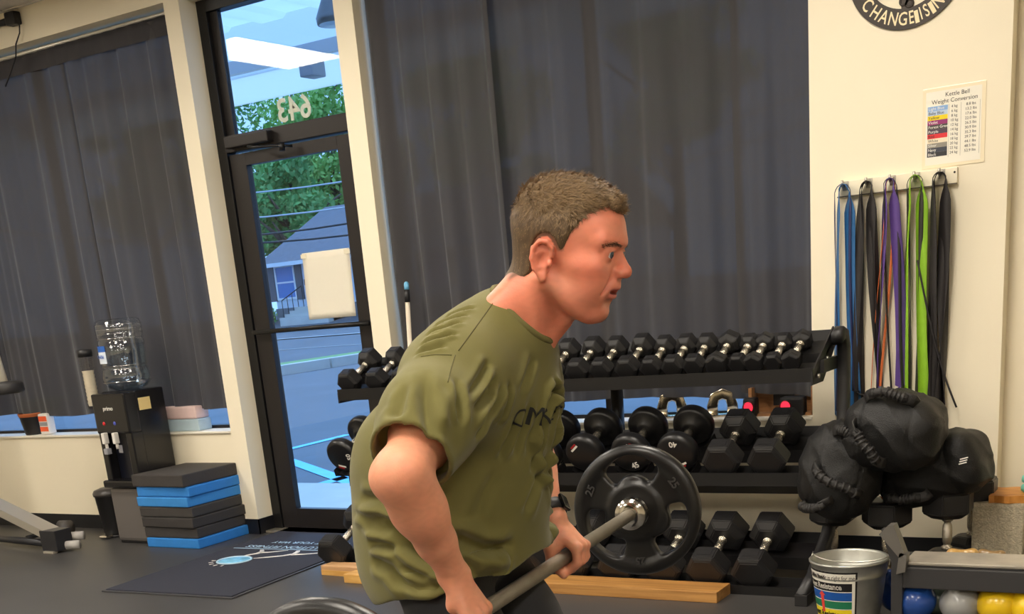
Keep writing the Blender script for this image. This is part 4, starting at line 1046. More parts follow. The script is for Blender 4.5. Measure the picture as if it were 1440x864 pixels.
# round heads
def round_db(px, py, r, L, num, label, spin, badge_spin):
    nm, Y, Z, _, _ = SH[1]; x = onY(px, py, Y)[0]; c = Vector((x, Y + L / 2 * ca, Z + .012 + L / 2 * sa)) + Vector((0, -sa, ca)) * r
    root = empty('round_dumbbell', c, (math.radians(25), 0, 0), label=label, cat='dumbbell', group='round dumbbells on the middle shelf')
    key = ('round', r, L)
    if key not in _DB:
        w = .058
        MR = Matrix.Rotation(-PI / 2, 4, 'X')
        mb = MB(); mb.lathe([(0, -w / 2), (r * .80, -w / 2), (r * .90, -w / 2 + .003), (r * .98, -w / 2 + .012), (r, -w / 2 + .022), (r, w / 2 - .014), (r * .95, w / 2 - .004), (r * .86, w / 2), (r * .52, w / 2 + .004), (r * .42, w / 2 + .018), (r * .30, w / 2 + .022), (0, w / 2 + .022)], 40, MR)
        h = mb.mesh('round_head', rub2); g = L / 2 - w / 2 - .02
        mb = MB(); mb.lathe([(.016, -g), (.0185, -g * .5), (.0195, 0), (.0185, g * .5), (.016, g)], 16, MR); _DB[key] = (h, mb.mesh('handle', chrome), w)
    h, hm, w = _DB[key]
    link('handle', hm, None, root); a = link('round_head', h, None, root, (0, -L / 2, 0)); link('round_head', h, None, root, (0, L / 2, 0), (0, 0, PI))
    if num:
        F = Matrix.Translation((0, -w / 2 - .0004, 0)) @ FACE_ROOM
        if spin is not None:
            text('number', num, .036, mat('white print ink', (244, 240, 232), .6), a, F @ Matrix.Rotation(math.radians(spin), 4, 'Z') @ Matrix.Translation((0, -r * .60, 0)), .0006, bold=.0008)
        B = F @ Matrix.Rotation(math.radians(badge_spin), 4, 'Z') @ Matrix.Translation((0, -r * .62, 0))
        mb = MB(); mb.box(-.022, .022, .001, .010, -.0003, .0003, B); mb.build('badge', mat('white print ink', (244, 240, 232), .6), a)
        mb = MB(); mb.box(-.022, .012, -.009, -.001, -.0003, .0003, B); mb.build('badge_red', mat('red badge', (176, 30, 36), .5), a)
    return c
RD = [(490, 637, '50', 'round black dumbbell number 50 at the door end of the middle shelf', 95, -15), (549, 636, '50', 'round black dumbbell second from the door end of the middle shelf', None, 130), (612, 636, None, 'third round black dumbbell from the door end of the middle shelf', None, 0), (664, 636, None, 'fourth round black dumbbell from the door end of the middle shelf', None, 0), (716, 636, None, 'fifth round black dumbbell from the door end of the middle shelf', None, 0),
      (770, 637, '45', 'round black dumbbell number 45 next to the man on the middle shelf', 45, 180), (829, 634, '45', 'round black dumbbell with a slanting badge on the middle shelf', None, -140), (893, 634, '45', 'round black dumbbell whose badge shows above the barbell plate', 20, 155), (958, 634, '40', 'round black dumbbell number 40 upside down next to the hex ones', 180, 25)]
SR = .089
for px, py, num, lab, sp, bs in RD: round_db(px, py, SR, .205, num, lab, sp, bs)
# cradles for the round dumbbells
for px, py, *_ in RD:
    x = onY(px, py, 4.60)[0]
    Mx = Matrix.Translation((x, 4.60, .456)) @ Matrix.Rotation(TA, 4, 'X')
    for yy in (0, .205): rp('saddle', rkm, lambda mb: mb.prism([(-.075, 0), (.075, 0), (.070, .035), (.045, .014), (0, .006), (-.045, .014), (-.070, .035)], 1, yy - .035, yy + .035, Mx))
put(1, 1021, 639, .073, .215, 0, 'large hex dumbbell between the round ones and the last one on the middle shelf', 'hex dumbbells on the middle shelf')
put(1, 1085, 639, .073, .215, 0, 'large hex dumbbell at the bag end of the middle shelf', 'hex dumbbells on the middle shelf')
for i, (px, py) in enumerate(((476, 757), (545, 770), (612, 778), (680, 784), (748, 786), (812, 788), (876, 789), (939, 790), (1001, 791), (1065, 790))):
    k = 9 - i
    lab = 'black hex dumbbell at the door end of the bottom rack shelf' if i == 0 else ('large hex dumbbell at the bucket end of the bottom rack shelf' if k == 0 else ('%s large hex dumbbell from the bucket end of the bottom shelf' % ordn[k] if k < 20 else ''))
    put(2, px, py, .079, .235, 0, lab, 'hex dumbbells on the bottom shelf')
# ---- things on the sill behind the rack
for k, (px, py, l) in enumerate(((945, 572, 'chrome cuff-shaped handle standing on the sill above the middle shelf'), (1016, 572, 'second chrome cuff-shaped handle beside the dark box on the sill'))):
    x = onY(px, py, 5.19)[0]; h = empty('chrome_handle', (x, 5.19, .612), (0, 0, .5), label=l, cat='handle', group='chrome handles on the sill')
    mb = MB(); mb.tube([(-.045, 0, .0), (-.046, 0, .05), (-.034, 0, .088), (0, 0, .102), (.034, 0, .088), (.046, 0, .05), (.045, 0, .0)], .02, 12, flat=(.012, .05)); mb.build('cuff', mat('polished chrome', (206, 196, 178), .18, metal=1.0), h)
    mb = MB(); mb.bbox(-.07, .07, -.03, .03, 0, .012, .004); mb.build('base', mat('polished chrome', (206, 196, 178), .18, metal=1.0), h)
bx_ = empty('wooden_crate', (-1.73, 5.20, .612), label='brown wooden box on the sill behind the last dumbbells', cat='box')
wd = wood('brown box wood', (150, 104, 66), (184, 136, 88), (4, 30, 30))
for (x0, x1, y0, y1, z0, z1, n_) in ((-.145, .145, .02, .035, 0, .125, 'back_board'), (-.15, -.135, -.05, .035, 0, .125, 'side_board'), (.135, .15, -.05, .035, 0, .125, 'side_board'), (-.15, .15, -.05, .035, 0, .012, 'bottom_board')):
    mb = MB(); mb.box(x0, x1, y0, y1, z0, z1); mb.build(n_, wd, bx_)
mb = MB(); mb.box(-.055, .04, .008, .019, .04, .09); mb.build('dark_panel', bk, bx_)
for k, (px, l) in enumerate(((1055, 'black lamp unit with a round red light, in front of the wooden box'), (1107, 'black lamp unit with a round red light, by the wall end of the sill'))):
    x = onY(px, 570, 5.14)[0]; r = empty('red_light', (x, 5.13, .612), label=l, cat='light', group='red lights on the sill')
    mb = MB(); mb.bbox(-.03, .03 + .05 * k, -.012, .05, 0, .085, .014); mb.build('housing', bk, r)
    mb = MB(); mb.ball((0, -.014, .045), (.022, .012, .024)); mb.build('red_lens', emit('red light', (1.0, .03, .06), 1.6), r)
    mb = MB(); mb.lathe([(.023, 0), (.027, .002), (.027, .010), (.023, .012)], 20, Matrix.Translation((0, -.010, .045)) @ Matrix.Rotation(PI / 2, 4, 'X'), cap=False); mb.build('bezel', mat('dark red plastic', (90, 14, 20), .4), r)
# ---- timber on the floor
pk = wood('pine timber', (156, 108, 54), (190, 140, 78), (2.0, 30, 30)); pk2 = wood('pale pine', (196, 146, 74), (220, 174, 100), (2.0, 30, 30)); pk3 = wood('plywood strip', (184, 140, 96), (214, 172, 128), (2, 30, 30))
pr = onZ(1010, 849); 
r = empty('timber_batten', (-2.35, 4.30, 0), (0, 0, .0), label='long pine batten lying on the floor in front of the rack', cat='timber'); mb = MB(); mb.bbox(-.75, .655, -.075, .075, 0, .045, .003); mb.build('batten', pk, r)
r = empty('timber_batten', (-3.46, 4.235, 0), (0, 0, math.radians(-3)), label='short pale pine batten end lying in front of the plywood strip', cat='timber'); mb = MB(); mb.bbox(-.09, .55, -.045, .045, 0, .042, .003); mb.build('batten', pk2, r)
r = empty('plywood_strip', (-3.52, 4.345, 0), (0, 0, math.radians(-2)), label='plywood strip on the floor behind the short pale batten', cat='timber')
mb = MB(); mb.bbox(-.26, .42, -.05, .045, 0, .026, .002); mb.build('lower_ply', pk2, r); mb = MB(); mb.bbox(-.26, .42, -.048, .045, .026, .048, .002); mb.build('upper_ply', pk3, r)
# ================================================================ big dumbbells standing on end, bags
ctr = []
for (px, py, Y, l) in ((1172, 722, 4.66, 'large hex dumbbell standing on end beside the rack, under the bags'), (1247, 726, 4.62, 'large hex dumbbell standing on end in the middle under the bags'), (1333, 708, 4.64, 'large hex dumbbell standing on end next to the cinder block'), (1368, 690, 4.88, 'large hex dumbbell standing on end by the wall behind the others')):
    p = onY(px, py, Y); r = .085; L = .235; z = .055 + L / 2
    zz = p[2] - L / 2
    root = hex_db(r, L, (p[0], Y, max(zz, r * .65 + L / 2)), 0, 0, l, 'large dumbbells standing on end', axis_rot=Matrix.Rotation(-PI / 2, 4, 'X') @ Matrix.Rotation(math.radians(30 if px != 1247 else 0), 4, 'Y'))
    ctr.append((p[0], Y, root.location.z + L / 2 + r * .65))
text('embossed_number', '95', .05, embm, None, Matrix.Translation((0, 0, 0)), .0015)
bpy.data.objects.remove(bpy.data.objects['embossed_number'], do_unlink=True)
bagm = mat('black bag canvas', (12, 11, 11), .55, var=.12, vscale=25, bump=.35, bscale=260); strapm = mat('black webbing strap', (40, 38, 37), .42, bump=.4, bscale=400)
def fbm(P, s, seed=0.0):
    q = P * s + seed
    return (np.sin(q[:, 0] * 1.7 + 1.3 * np.sin(q[:, 1] * 1.1 + q[:, 2] * .7)) + np.sin(q[:, 1] * 1.9 + 1.1 * np.sin(q[:, 2] * 1.3 + q[:, 0])) + np.sin(q[:, 2] * 2.1 + 1.2 * np.sin(q[:, 0] * .9 - q[:, 1]))) / 3
def bag(label, c, h, rz, ry, seed, handles, tags=()):
    root = empty('sand_bag', c, (0, math.radians(ry), math.radians(rz)), label=label, cat='bag', group='black sand bags')
    s = Solid(); s.u(rbox((0, 0, 0), h, min(h) * .72)); s.u(ell((0, 0, 0), (h[0] * .9, h[1] * 1.06, h[2] * 1.08)), .05)
    def post(P, d):
        e = fbm(P, 9, seed) * .014 + fbm(P, 22, seed + 3) * .004
        rg = 1 - np.abs(np.sin(P[:, 0] * 26 + 2.2 * np.sin(P[:, 2] * 21 + seed) + 1.5 * np.sin(P[:, 1] * 17))); rg2 = 1 - np.abs(np.sin(P[:, 2] * 30 + 2.4 * np.sin(P[:, 0] * 18 + seed * 2) + 1.4 * np.sin(P[:, 1] * 23)))
        e = e + .0035 * rg ** 2 * sstep(-.2, .5, fbm(P, 7, seed + 1)) + .003 * rg2 ** 2
        q = (P[:, 0] * .6 + P[:, 2] * .8) + .03 * np.sin(P[:, 1] * 14 + seed) + .02 * np.sin(P[:, 0] * 19 + seed * 2)
        e = e + .006 * (1 - np.abs(np.sin(PI * q / .085 + seed))) ** 2
        seam = np.abs(P[:, 0] - h[0] * .55); seam2 = np.abs(P[:, 0] + h[0] * .55); return d - e + .005 * np.exp(-(seam / .006) ** 2) + .005 * np.exp(-(seam2 / .006) ** 2)
    s.post = post; V, F = s.mesh(-np.array(h) - .05, np.array(h) + .05, .0065); V = relax(V, F, 2, .4)
    me = np_mesh('bag_body', V, F, bagm); link('bag_body', me, None, root)
    bvh = BVHTree.FromPolygons([tuple(v) for v in V], [tuple(int(i) for i in f) for f in F])
    for (p, q, lift) in handles:
        p = Vector(p); q = Vector(q); pts = []
        cen = Vector((0, 0, 0))
        for k in range(13):
            t = k / 12; a = p.lerp(q, t); a3 = a.normalized() * .6; hit = bvh.ray_cast(a3, -a3.normalized()); n_ = hit[1]; pos = hit[0] + n_ * (.008 + 1.35 * lift * math.sin(PI * t) ** .5); pts.append(pos)
        mb = MB(); mb.tube(pts[2:11], .0150, 10)
        for k in range(3, 10): 
            d = (pts[k + 1] - pts[k - 1]).normalized(); mb.cyl(pts[k] - d * .004, pts[k] + d * .004, .0195, n=10)
        hd = mb.build('handle', strapm, root)
        for seg in (pts[0:4], pts[9:13]): mb = MB(); mb.tube(seg, .016, 8, flat=(.04, .008)); mb.build('strap', strapm, hd)
    for (p, nv, kind) in tags:
        hit = bvh.find_nearest(Vector(p)); z_ = hit[1]; x_ = Vector((1, 0, 0)) - z_ * z_.x; x_.normalize(); y_ = z_.cross(x_)
        M = Matrix(((x_.x, y_.x, z_.x, hit[0].x + z_.x * .003), (x_.y, y_.y, z_.y, hit[0].y + z_.y * .003), (x_.z, y_.z, z_.z, hit[0].z + z_.z * .003), (0, 0, 0, 1)))
        mb = MB()
        if kind == 'w':
            for j in range(3): mb.box(-.016 + .004 * j, .012 + .004 * j, -.010 + .008 * j, -.006 + .008 * j, 0, .001, M)
            mb.build('white_mark', mat('white print ink', (244, 240, 232), .6), root)
        else:
            mb.prism([(-.014, .006), (.014, .006), (0, -.007)], 2, 0, .002, M); mb.build('orange_patch', mat('orange patch', (226, 120, 50), .5), root)
    return root
p = onY(1262, 625, 4.50); top_c = (p[0], 4.53, .63)
p1 = onY(1190, 655, 4.50); p2 = onY(1300, 665, 4.60)
bag('black sand bag lying underneath, beside the dumbbell rack', (-1.262, 4.46, .490), (.140, .14, .165), 8, 18, 1.0, [((-.09, -.14, .015), (.10, -.14, -.05), .022), ((.01, -.14, -.07), (-.10, -.12, -.16), .022), ((-.06, -.10, .13), (.02, -.11, .12), .018)], [])
bag('black sand bag with a white mark leaning by the wall', (-.965, 4.67, .465), (.20, .14, .115), -14, -14, 5.0, [((-.15, -.14, -.06), (.03, -.14, -.075), .022)], [((.2, -.2, .0), 0, 'w'), ((-.20, -.2, -.08), 0, 'o')])
bag('black sand bag lying on top of the two others', (-1.065, 4.445, .630), (.170, .145, .128), -4, 6, 9.0, [((-.08, -.10, .115), (.09, -.10, .115), .020), ((-.09, -.14, .045), (.02, -.14, -.085), .022)], [])
# ================================================================ cinder block, board, rolled towels
cb = empty('cinder_block', (-.76, 4.88, .045), label='grey concrete cinder block standing at the wall corner', cat='cinder block')
cbm = mat('rough concrete block', (196, 184, 158), .95, var=.22, vscale=70, bump=.9, bscale=140)
bm = bmesh.new()
def bmbox(bm, x0, x1, y0, y1, z0, z1):
    r_ = bmesh.ops.create_cube(bm, size=1); 
    for v in r_['verts']: v.co = Vector(((x0 + x1) / 2 + v.co.x * (x1 - x0), (y0 + y1) / 2 + v.co.y * (y1 - y0), (z0 + z1) / 2 + v.co.z * (z1 - z0)))
mb = MB(); mb.bbox(-.09, .10, -.10, .10, .0, .035, .01); mb.bbox(-.09, .10, -.10, .10, .225, .26, .01); mb.bbox(-.09, .10, -.10, -.065, .02, .24, .01); mb.bbox(-.09, .10, .065, .10, .02, .24, .01); mb.bbox(-.09, -.05, -.09, .09, .02, .24, .01)
mb.build('block', cbm, cb)
lb_ = empty('block_plinth', (-.72, 4.88, 0), label='dark low platform under the cinder block', cat='platform'); mb = MB(); mb.bbox(-.16, .22, -.16, .16, 0, .045, .004); mb.build('plinth', rkm, lb_)
bd = empty('wooden_board', (-.66, 4.88, .305), label='wavy-edged orange-brown board lying on the cinder block', cat='board')
mb = MB(); n = 16; poly = [(-.13 + .3 * i / n, -.10 + .008 * math.sin(i * 1.3)) for i in range(n + 1)] + [(.17 - .3 * i / n, .09 + .01 * math.sin(i * 1.1 + 1)) for i in range(n + 1)]
mb.prism(poly, 2, 0, .028); mb.build('plank', wood('orange board wood', (186, 116, 44), (222, 158, 78), (6, 26, 6)), bd)
for k, (z, l) in enumerate(((.333, 'lower rolled mint green towel on the wooden board'), (.366, 'upper rolled mint green towel on the wooden board'))):
    r = empty('rolled_towel', (-.60, 4.86 + .01 * k, z + .018), label=l, cat='towel', group='mint towels')
    mb = MB(); mb.lathe([(0, -.085), (.012, -.085), (.018, -.075), (.019, -.02), (.0185, .05), (.019, .11), (.015, .118), (0, .118)], 20, Matrix.Rotation(PI / 2, 4, 'Y') @ Matrix.Diagonal((.95, 1.7, 1, 1))); mb.build('roll', mat('mint towel', (128, 214, 190), .8, bump=.3, bscale=200), r)
# ================================================================ galvanised bucket
bc = onY(1194, 785, 4.02); bkx, bky, bkz = bc[0], 4.02, bc[2]
bu = empty('steel_bucket', (bkx, bky, 0), label='galvanised steel bucket with a striped mini band label', cat='bucket')
galv = mat('galvanised steel', (186, 186, 178), .38, metal=.85, var=.15, vscale=14)
RT = .132; RB = .098; HB = bkz
mb = MB(); mb.lathe([(0, .012), (RB - .004, .012), (RB, 0), (RB + .001, .012), (RB + (RT - RB) * .30, HB * .30), (RB + (RT - RB) * .78, HB * .78), (RB + (RT - RB) * .80 + .003, HB * .80), (RB + (RT - RB) * .82, HB * .82), (RT, HB - .008), (RT + .004, HB - .006), (RT + .005, HB), (RT, HB + .004), (RT - .003, HB - .004), (RB + .002, .02), (0, .02)], 48, cap=False); mb.build('pail', galv, bu)
mb = MB(); mb.tube([(-RT - .006 + .0, 0, HB - .02)] + [(-(RT + .004) * math.cos(PI * k / 16), -.06 * math.sin(PI * k / 16) + .03, HB + .012 - .02 * math.sin(PI * k / 16)) for k in range(17)] + [(RT + .006, 0, HB - .02)], .0025, 6); mb.build('wire_handle', steel, bu)
def bstrip(name, m, a0, a1, z0, z1, off, parent=bu):
    mb = MB(); n = 16; vs = []; fs = []
    for i in range(n + 1):
        a = math.radians(a0 + (a1 - a0) * i / n)
        for z in (z0, z1): rr = RB + (RT - RB) * z / HB + off; vs.append((rr * math.cos(a), rr * math.sin(a), z))
    for i in range(n): fs.append((2 * i, 2 * i + 2, 2 * i + 3, 2 * i + 1))
    mb.add(vs, fs, True); return mb.build(name, m, parent)
def wrap_text(body, size, m, a_mid, z, off, bold=0, xs=1.0):
    me = text_mesh(body, size, .0002, 'CENTER', bold)
    for v in me.vertices:
        zz = z + v.co.y; rr = RB + (RT - RB) * zz / HB + off; a = math.radians(a_mid) + v.co.x * xs / rr; v.co = (rr * math.cos(a), rr * math.sin(a), zz)
    return link('print', me, m, bu)
A0, A1 = -172, -62; zt = HB - .022
bstrip('label_border', mat('black label', (22, 20, 20), .5), A0, A1, zt - .20, zt, .0008)
bstrip('label_white', mat('label white', (236, 232, 220), .5), A0, A1 - 3, zt - .197, zt - .006, .0012)
for (c, z0, z1, nm) in (((20, 18, 20), .070, .040, 'black'), ((20, 84, 168), .104, .073, 'blue'), ((30, 122, 84), .134, .107, 'green'), ((240, 216, 30), .172, .137, 'yellow')):
    bstrip('label_stripe', mat('label ' + nm, c, .5), A0, A1 - 8, zt - z0, zt - z1, .0016)
wrap_text('Which', .020, ink, -158, zt - .022, .002, .0003, .9); wrap_text('Mini Band', .023, ink, -130, zt - .022, .002, .0008, .78); wrap_text('color is right for me?', .023, ink, -95, zt - .021, .002, 0, .72)
wrap_text('Most Resistance', .028, whi, -121, zt - .054, .0022, .001, .82); wrap_text('Least Resistance', .028, ink, -119, zt - .156, .0022, .001, .82)
redm = mat('label red arrow', (226, 72, 60), .5)
bstrip('arrow', redm, -127, -120, zt - .150, zt - .078, .0022)
mb = MB(); 
def bpnt(a, z): rr = RB + (RT - RB) * z / HB + .0024; a = math.radians(a); return (rr * math.cos(a), rr * math.sin(a), z)
mb.add([bpnt(-131, zt - .088), bpnt(-116, zt - .088), bpnt(-123.5, zt - .072)], [(0, 1, 2)]); mb.build('arrow_head', redm, bu)
# ================================================================ kettlebell shelf
ks = empty('kettlebell_rack', (-.5, 4.1, 0), label='low charcoal steel shelf with worn top and kettlebells underneath', cat='rack'); R = Vector(ks.location)
kc = mat('charcoal steel', (62, 61, 62), .45, metal=.2); kt = mat('worn pale steel top', (176, 168, 154), .45, metal=.3, var=.2, vscale=10)
def kp(name, m, fn): mb = MB(); fn(mb); o = mb.build(name, m, ks); o.location = -R; return o
kp('front_beam', kc, lambda mb: mb.bbox(-.955, .45, 3.995, 4.035, .163, .236, .004))
kp('top_plate', kt, lambda mb: mb.bbox(-.930, .45, 4.01, 4.175, .240, .252, .004))
kp('plate_edge', bk, lambda mb: mb.box(-.932, .45, 4.003, 4.03, .236, .2405))
kp('end_post', kc, lambda mb: mb.prism([(-.965, 0), (-.928, 0), (-.928, .26), (-.965, .37), (-1.0, .365), (-.965, .25)], 1, 3.99, 4.03))
kp('post_hook', mat('grey cast hook', (120, 116, 110), .4, metal=.4), lambda mb: mb.prism([(-1.003, .352), (-.975, .382), (-.955, .384), (-.918, .285), (-.935, .272)], 1, 3.975, 4.025))
kp('latch', mat('grey cast hook', (120, 116, 110), .4, metal=.4), lambda mb: mb.prism([(-.945, .215), (-.915, .225), (-.91, .285), (-.935, .29)], 1, 3.975, 4.02))
kp('rear_beam', kc, lambda mb: mb.bbox(-.955, .45, 4.18, 4.21, .163, .236, .004))
kp('lower_shelf', kc, lambda mb: mb.bbox(-.955, .45, 3.99, 4.21, .022, .036, .003))
for (x, y) in ((.43, 4.0), (-.945, 4.18), (.43, 4.18)): kp('leg', kc, lambda mb: mb.bbox(x - .02, x + .02, y, y + .03, 0, .24, .003))
kbs = {}
def kettlebell(px, py, Y, R_, colr, label, rz=0, on=0.0):
    x = onY(px, py, Y)[0]
    root = empty('kettlebell', (x, Y, on), (0, 0, math.radians(rz)), label=label, cat='kettlebell', group='kettlebells')
    key = round(R_, 3)
    if key not in kbs:
        s = Solid(); s.u(ell((0, 0, R_ * .92), (R_, R_, R_ * .95)))
        w = R_ * .62; zt_ = R_ * 1.72
        for a_, b_, r1, r2 in (((-w * .75, 0, R_ * 1.55), (-w * 1.05, 0, R_ * 2.05), .30, .20), ((-w * 1.05, 0, R_ * 2.05), (-w * .75, 0, R_ * 2.42), .20, .19), ((-w * .75, 0, R_ * 2.42), (w * .75, 0, R_ * 2.42), .19, .19), ((w * .75, 0, R_ * 2.42), (w * 1.05, 0, R_ * 2.05), .19, .20), ((w * 1.05, 0, R_ * 2.05), (w * .75, 0, R_ * 1.55), .20, .30)):
            s.u(cap(a_, b_, r1 * R_, r2 * R_), .25 * R_)
        s.clip(halfspace((0, 0, 0.0), (0, 0, -1)), .006)
        V, F = s.mesh((-R_ * 1.2, -R_ * 1.2, -.02), (R_ * 1.2, R_ * 1.2, R_ * 2.8), R_ / 14); kbs[key] = (V, F)
    V, F = kbs[key]; m = mat('kettlebell ' + label[:12] + str(colr), colr, .28, var=.04, vscale=10, coat=.3)
    link('body', np_mesh('kettlebell_body', V, F, m), None, root)
    return root
kettlebell(1262, 845, 4.145, .058, (28, 62, 130), 'blue kettlebell standing behind the other blue one', 20, .036)
kettlebell(1287, 850, 4.065, .070, (34, 74, 150), 'glossy blue kettlebell at the end of the low shelf', -10, .036)
kettlebell(1318, 848, 4.150, .058, (120, 136, 124), 'grey-green kettlebell behind the silver one', 30, .036)
kettlebell(1350, 856, 4.070, .068, (160, 160, 158), 'silver grey kettlebell between the blue and yellow ones', 65, .036)
kettlebell(1378, 845, 4.150, .058, (226, 186, 30), 'yellow kettlebell in the back row under the shelf', 10, .036)
kettlebell(1405, 848, 4.070, .072, (236, 196, 24), 'glossy yellow kettlebell in front under the shelf', -5, .036)
kettlebell(1452, 852, 4.060, .072, (240, 200, 26), 'yellow kettlebell under the shelf beyond the other yellow ones', 8, .036)
kettlebell(1353, 790, 4.42, .078, (206, 164, 96), 'tan kettlebell on the floor behind the shelf', 10, 0.0)
kettlebell(1394, 795, 4.46, .074, (150, 120, 78), 'brown kettlebell on the floor in front of the cinder block', -12, 0.0)
kettlebell(1247, 822, 4.36, .066, (96, 82, 60), 'dark tan kettlebell behind the end post of the shelf', 80)
# ================================================================ barbell
hv = ray(1480, 339); hv[2] = 0; U = Vector(hv / np.linalg.norm(hv)); FD = Vector((U.y, -U.x, 0))
BP1 = Vector(CC + ray(885, 725) * 2.8)              # at the inner collar of the far sleeve
bar_rot = Matrix(((FD.x, U.x, 0), (FD.y, U.y, 0), (0, 0, 1))).to_4x4()   # local x forward, y along the bar (far), z up
ILEN = 1.27
bb = empty('barbell', BP1 - U * (ILEN / 2), label='steel barbell with a black grip plate on each end, held by the man', cat='barbell')
bb.matrix_world = Matrix.Translation(BP1 - U * (ILEN / 2)) @ bar_rot
barm = mat('worn steel bar', (150, 142, 126), .42, metal=.75, var=.12, vscale=20, bump=.5, bscale=900)
RY = Matrix.Rotation(-PI / 2, 4, 'X')
mb = MB(); mb.lathe([(.0145, -ILEN / 2 - .02), (.0145, ILEN / 2 + .02)], 24, RY); mb.build('shaft', barm, bb)
cr = mat('polished collar', (208, 204, 196), .14, metal=1.0)
for s in (-1, 1):
    MS = Matrix.Rotation(-PI / 2 * s, 4, 'X')
    mb = MB(); mb.lathe([(.0, ILEN / 2 - .002), (.018, ILEN / 2 - .002), (.036, ILEN / 2), (.039, ILEN / 2 + .006), (.039, ILEN / 2 + .014), (.034, ILEN / 2 + .018), (.034, ILEN / 2 + .024), (.039, ILEN / 2 + .027), (.039, ILEN / 2 + .033), (.025, ILEN / 2 + .036), (.025, ILEN / 2 + .42), (0, ILEN / 2 + .42)], 32, MS); mb.build('sleeve', cr, bb)
# grip plate as one smooth-blended solid
pr_ = Solid(); RP = .155; t2 = .021
def disc(c, R_, h, rad):
    def f(P):
        q = np.stack([np.hypot(P[:, 0], P[:, 2]) - (R_ - rad), np.abs(P[:, 1] - c) - (h - rad)], 1)
        return np.linalg.norm(np.maximum(q, 0), axis=1) + np.minimum(q.max(axis=1), 0) - rad
    return f
pr_.u(disc(0, RP, .0135, .008))
def ring(P): return np.hypot(np.hypot(P[:, 0], P[:, 2]) - (RP - .0165), P[:, 1]) - .0205
pr_.u(ring, .010); pr_.u(disc(0, .070, .021, .010), .012)
def slot(ang):
    a = math.radians(ang)
    def f(P):
        r = np.hypot(P[:, 0], P[:, 2]); th = np.arctan2(P[:, 2], P[:, 0]) - a; th = (th + PI) % (2 * PI) - PI
        half = math.radians(37); mid = .1065; hw = .0235
        dth = np.maximum(np.abs(th) - half + .16, 0) * mid; dr = np.abs(r - mid - .012 * np.cos(th * 2.2) ** 2 + .006)
        return np.hypot(dth, np.maximum(dr - hw + .016, 0)) - .016
    return f
for ang in (90, 210, 330): pr_.cut(slot(ang), .010)
for ang in (30, 150, 270):                      # raised lozenges on the spokes
    a = math.radians(ang); c = np.array((math.cos(a), 0, math.sin(a))) * .120; Rl = np.array([[math.cos(a), 0, -math.sin(a)], [0, 1, 0], [math.sin(a), 0, math.cos(a)]])
    pr_.cut(ell(c + np.array((0, -.026, 0)), (.018, .008, .030), Rl), .003); pr_.cut(ell(c + np.array((0, .026, 0)), (.018, .008, .030), Rl), .003)
def hole(P): return np.hypot(P[:, 0], P[:, 2]) - .0255
pr_.cut(hole, .002)
PV, PF = pr_.mesh((-.18, -.035, -.18), (.18, .035, .18), .0034); PV = relax(PV, PF, 1, .4)
plate_me = np_mesh('grip_plate', PV, PF, mat('black plate rubber', (22, 21, 21), .34, bump=.04, bscale=300))
for s in (-1, 1):
    pt = link('weight_plate', plate_me, None, bb, (0, s * (ILEN / 2 + .036 + .022), 0), (0, math.radians(-4 if s > 0 else 40), 0))
    for ang in (30, 150, 270):
        a = math.radians(ang)
        for sd in (-1,):
            M = Matrix.Translation((math.cos(a) * .121, sd * .0195, math.sin(a) * .121)) @ Matrix.Rotation(-(a - PI / 2), 4, 'Y') @ FACE_ROOM
            text('embossed_weight', '25', .026, embm, pt, M, .0012, bold=.0006)
# ================================================================ the lifting man
# man frame: x forward, y to his left (away from the bar's near end), z up; the bar runs along y at x=0, z=BZ
MP = BP1 - U * 0.6585; BZ = MP.z
man = empty('person', (MP.x, MP.y, 0), label='man in olive green t-shirt and black trousers bending forward to row a barbell', cat='person')
man.matrix_world = Matrix.Translation((MP.x, MP.y, 0)) @ bar_rot
def mir(p): return (p[0], -p[1], p[2])
# ---------------- head in its own upright frame (x face, y left, z up, origin between the ears)
HC = np.array([0.130, 0.0, 1.285]); HP = 15.0; HYAW = 2.0; HROLL = 0.0
HR = np.array(Matrix.Rotation(math.radians(HYAW), 3, 'Z') @ Matrix.Rotation(math.radians(HP), 3, 'Y'))     # local -> man
def to_head(P): return (P - HC) @ HR
def from_head(P): return np.asarray(P) @ HR.T + HC
hd = Solid()
def sym(f): return lambda P: f(np.stack([P[:, 0], np.abs(P[:, 1]), P[:, 2]], 1))
hd.u(ell((-.006, 0, .050), (.087, .074, .080)))
hd.u(ell((.043, 0, .060), (.055, .058, .054)), .03)
hd.u(ell((.046, 0, -.004), (.050, .053, .062)), .03)
hd.u(ell((.046, 0, -.044), (.044, .044, .038)), .03)
hd.u(sym(cap((-.004, .053, -.028), (.068, .018, -.070), .016, .015)), .022)
hd.u(ell((.0765, 0, -.066), (.0165, .021, .0165)), .014)
hd.u(sym(ell((.058, .045, .006), (.027, .019, .016))), .024)
hd.u(sym(cap((.0915, .007, .0490), (.0760, .046, .0495), .0100, .0085)), .018)
hd.u(ell((.087, 0, -.016), (.019, .026, .016)), .016)
hd.u(sym(ell((.066, .034, -.022), (.024, .019, .026))), .022)
hd.cut(sym(ell((.1085, .033, .030), (.0165, .019, .0115))), .014)
hd.cut(ell((.1085, 0, .0335), (.0105, .020, .0085)), .010)
hd.u(cap((.0925, 0, .0350), (.1120, 0, .0090), .0066, .0088), .010)
hd.u(ell((.1125, 0, .0045), (.0098, .0108, .0088)), .008)
hd.u(sym(ell((.1020, .0118, .0015), (.0115, .0070, .0078))), .006)
hd.cut(sym(ell((.1085, .0058, -.0055), (.0050, .0030, .0040))), .003)
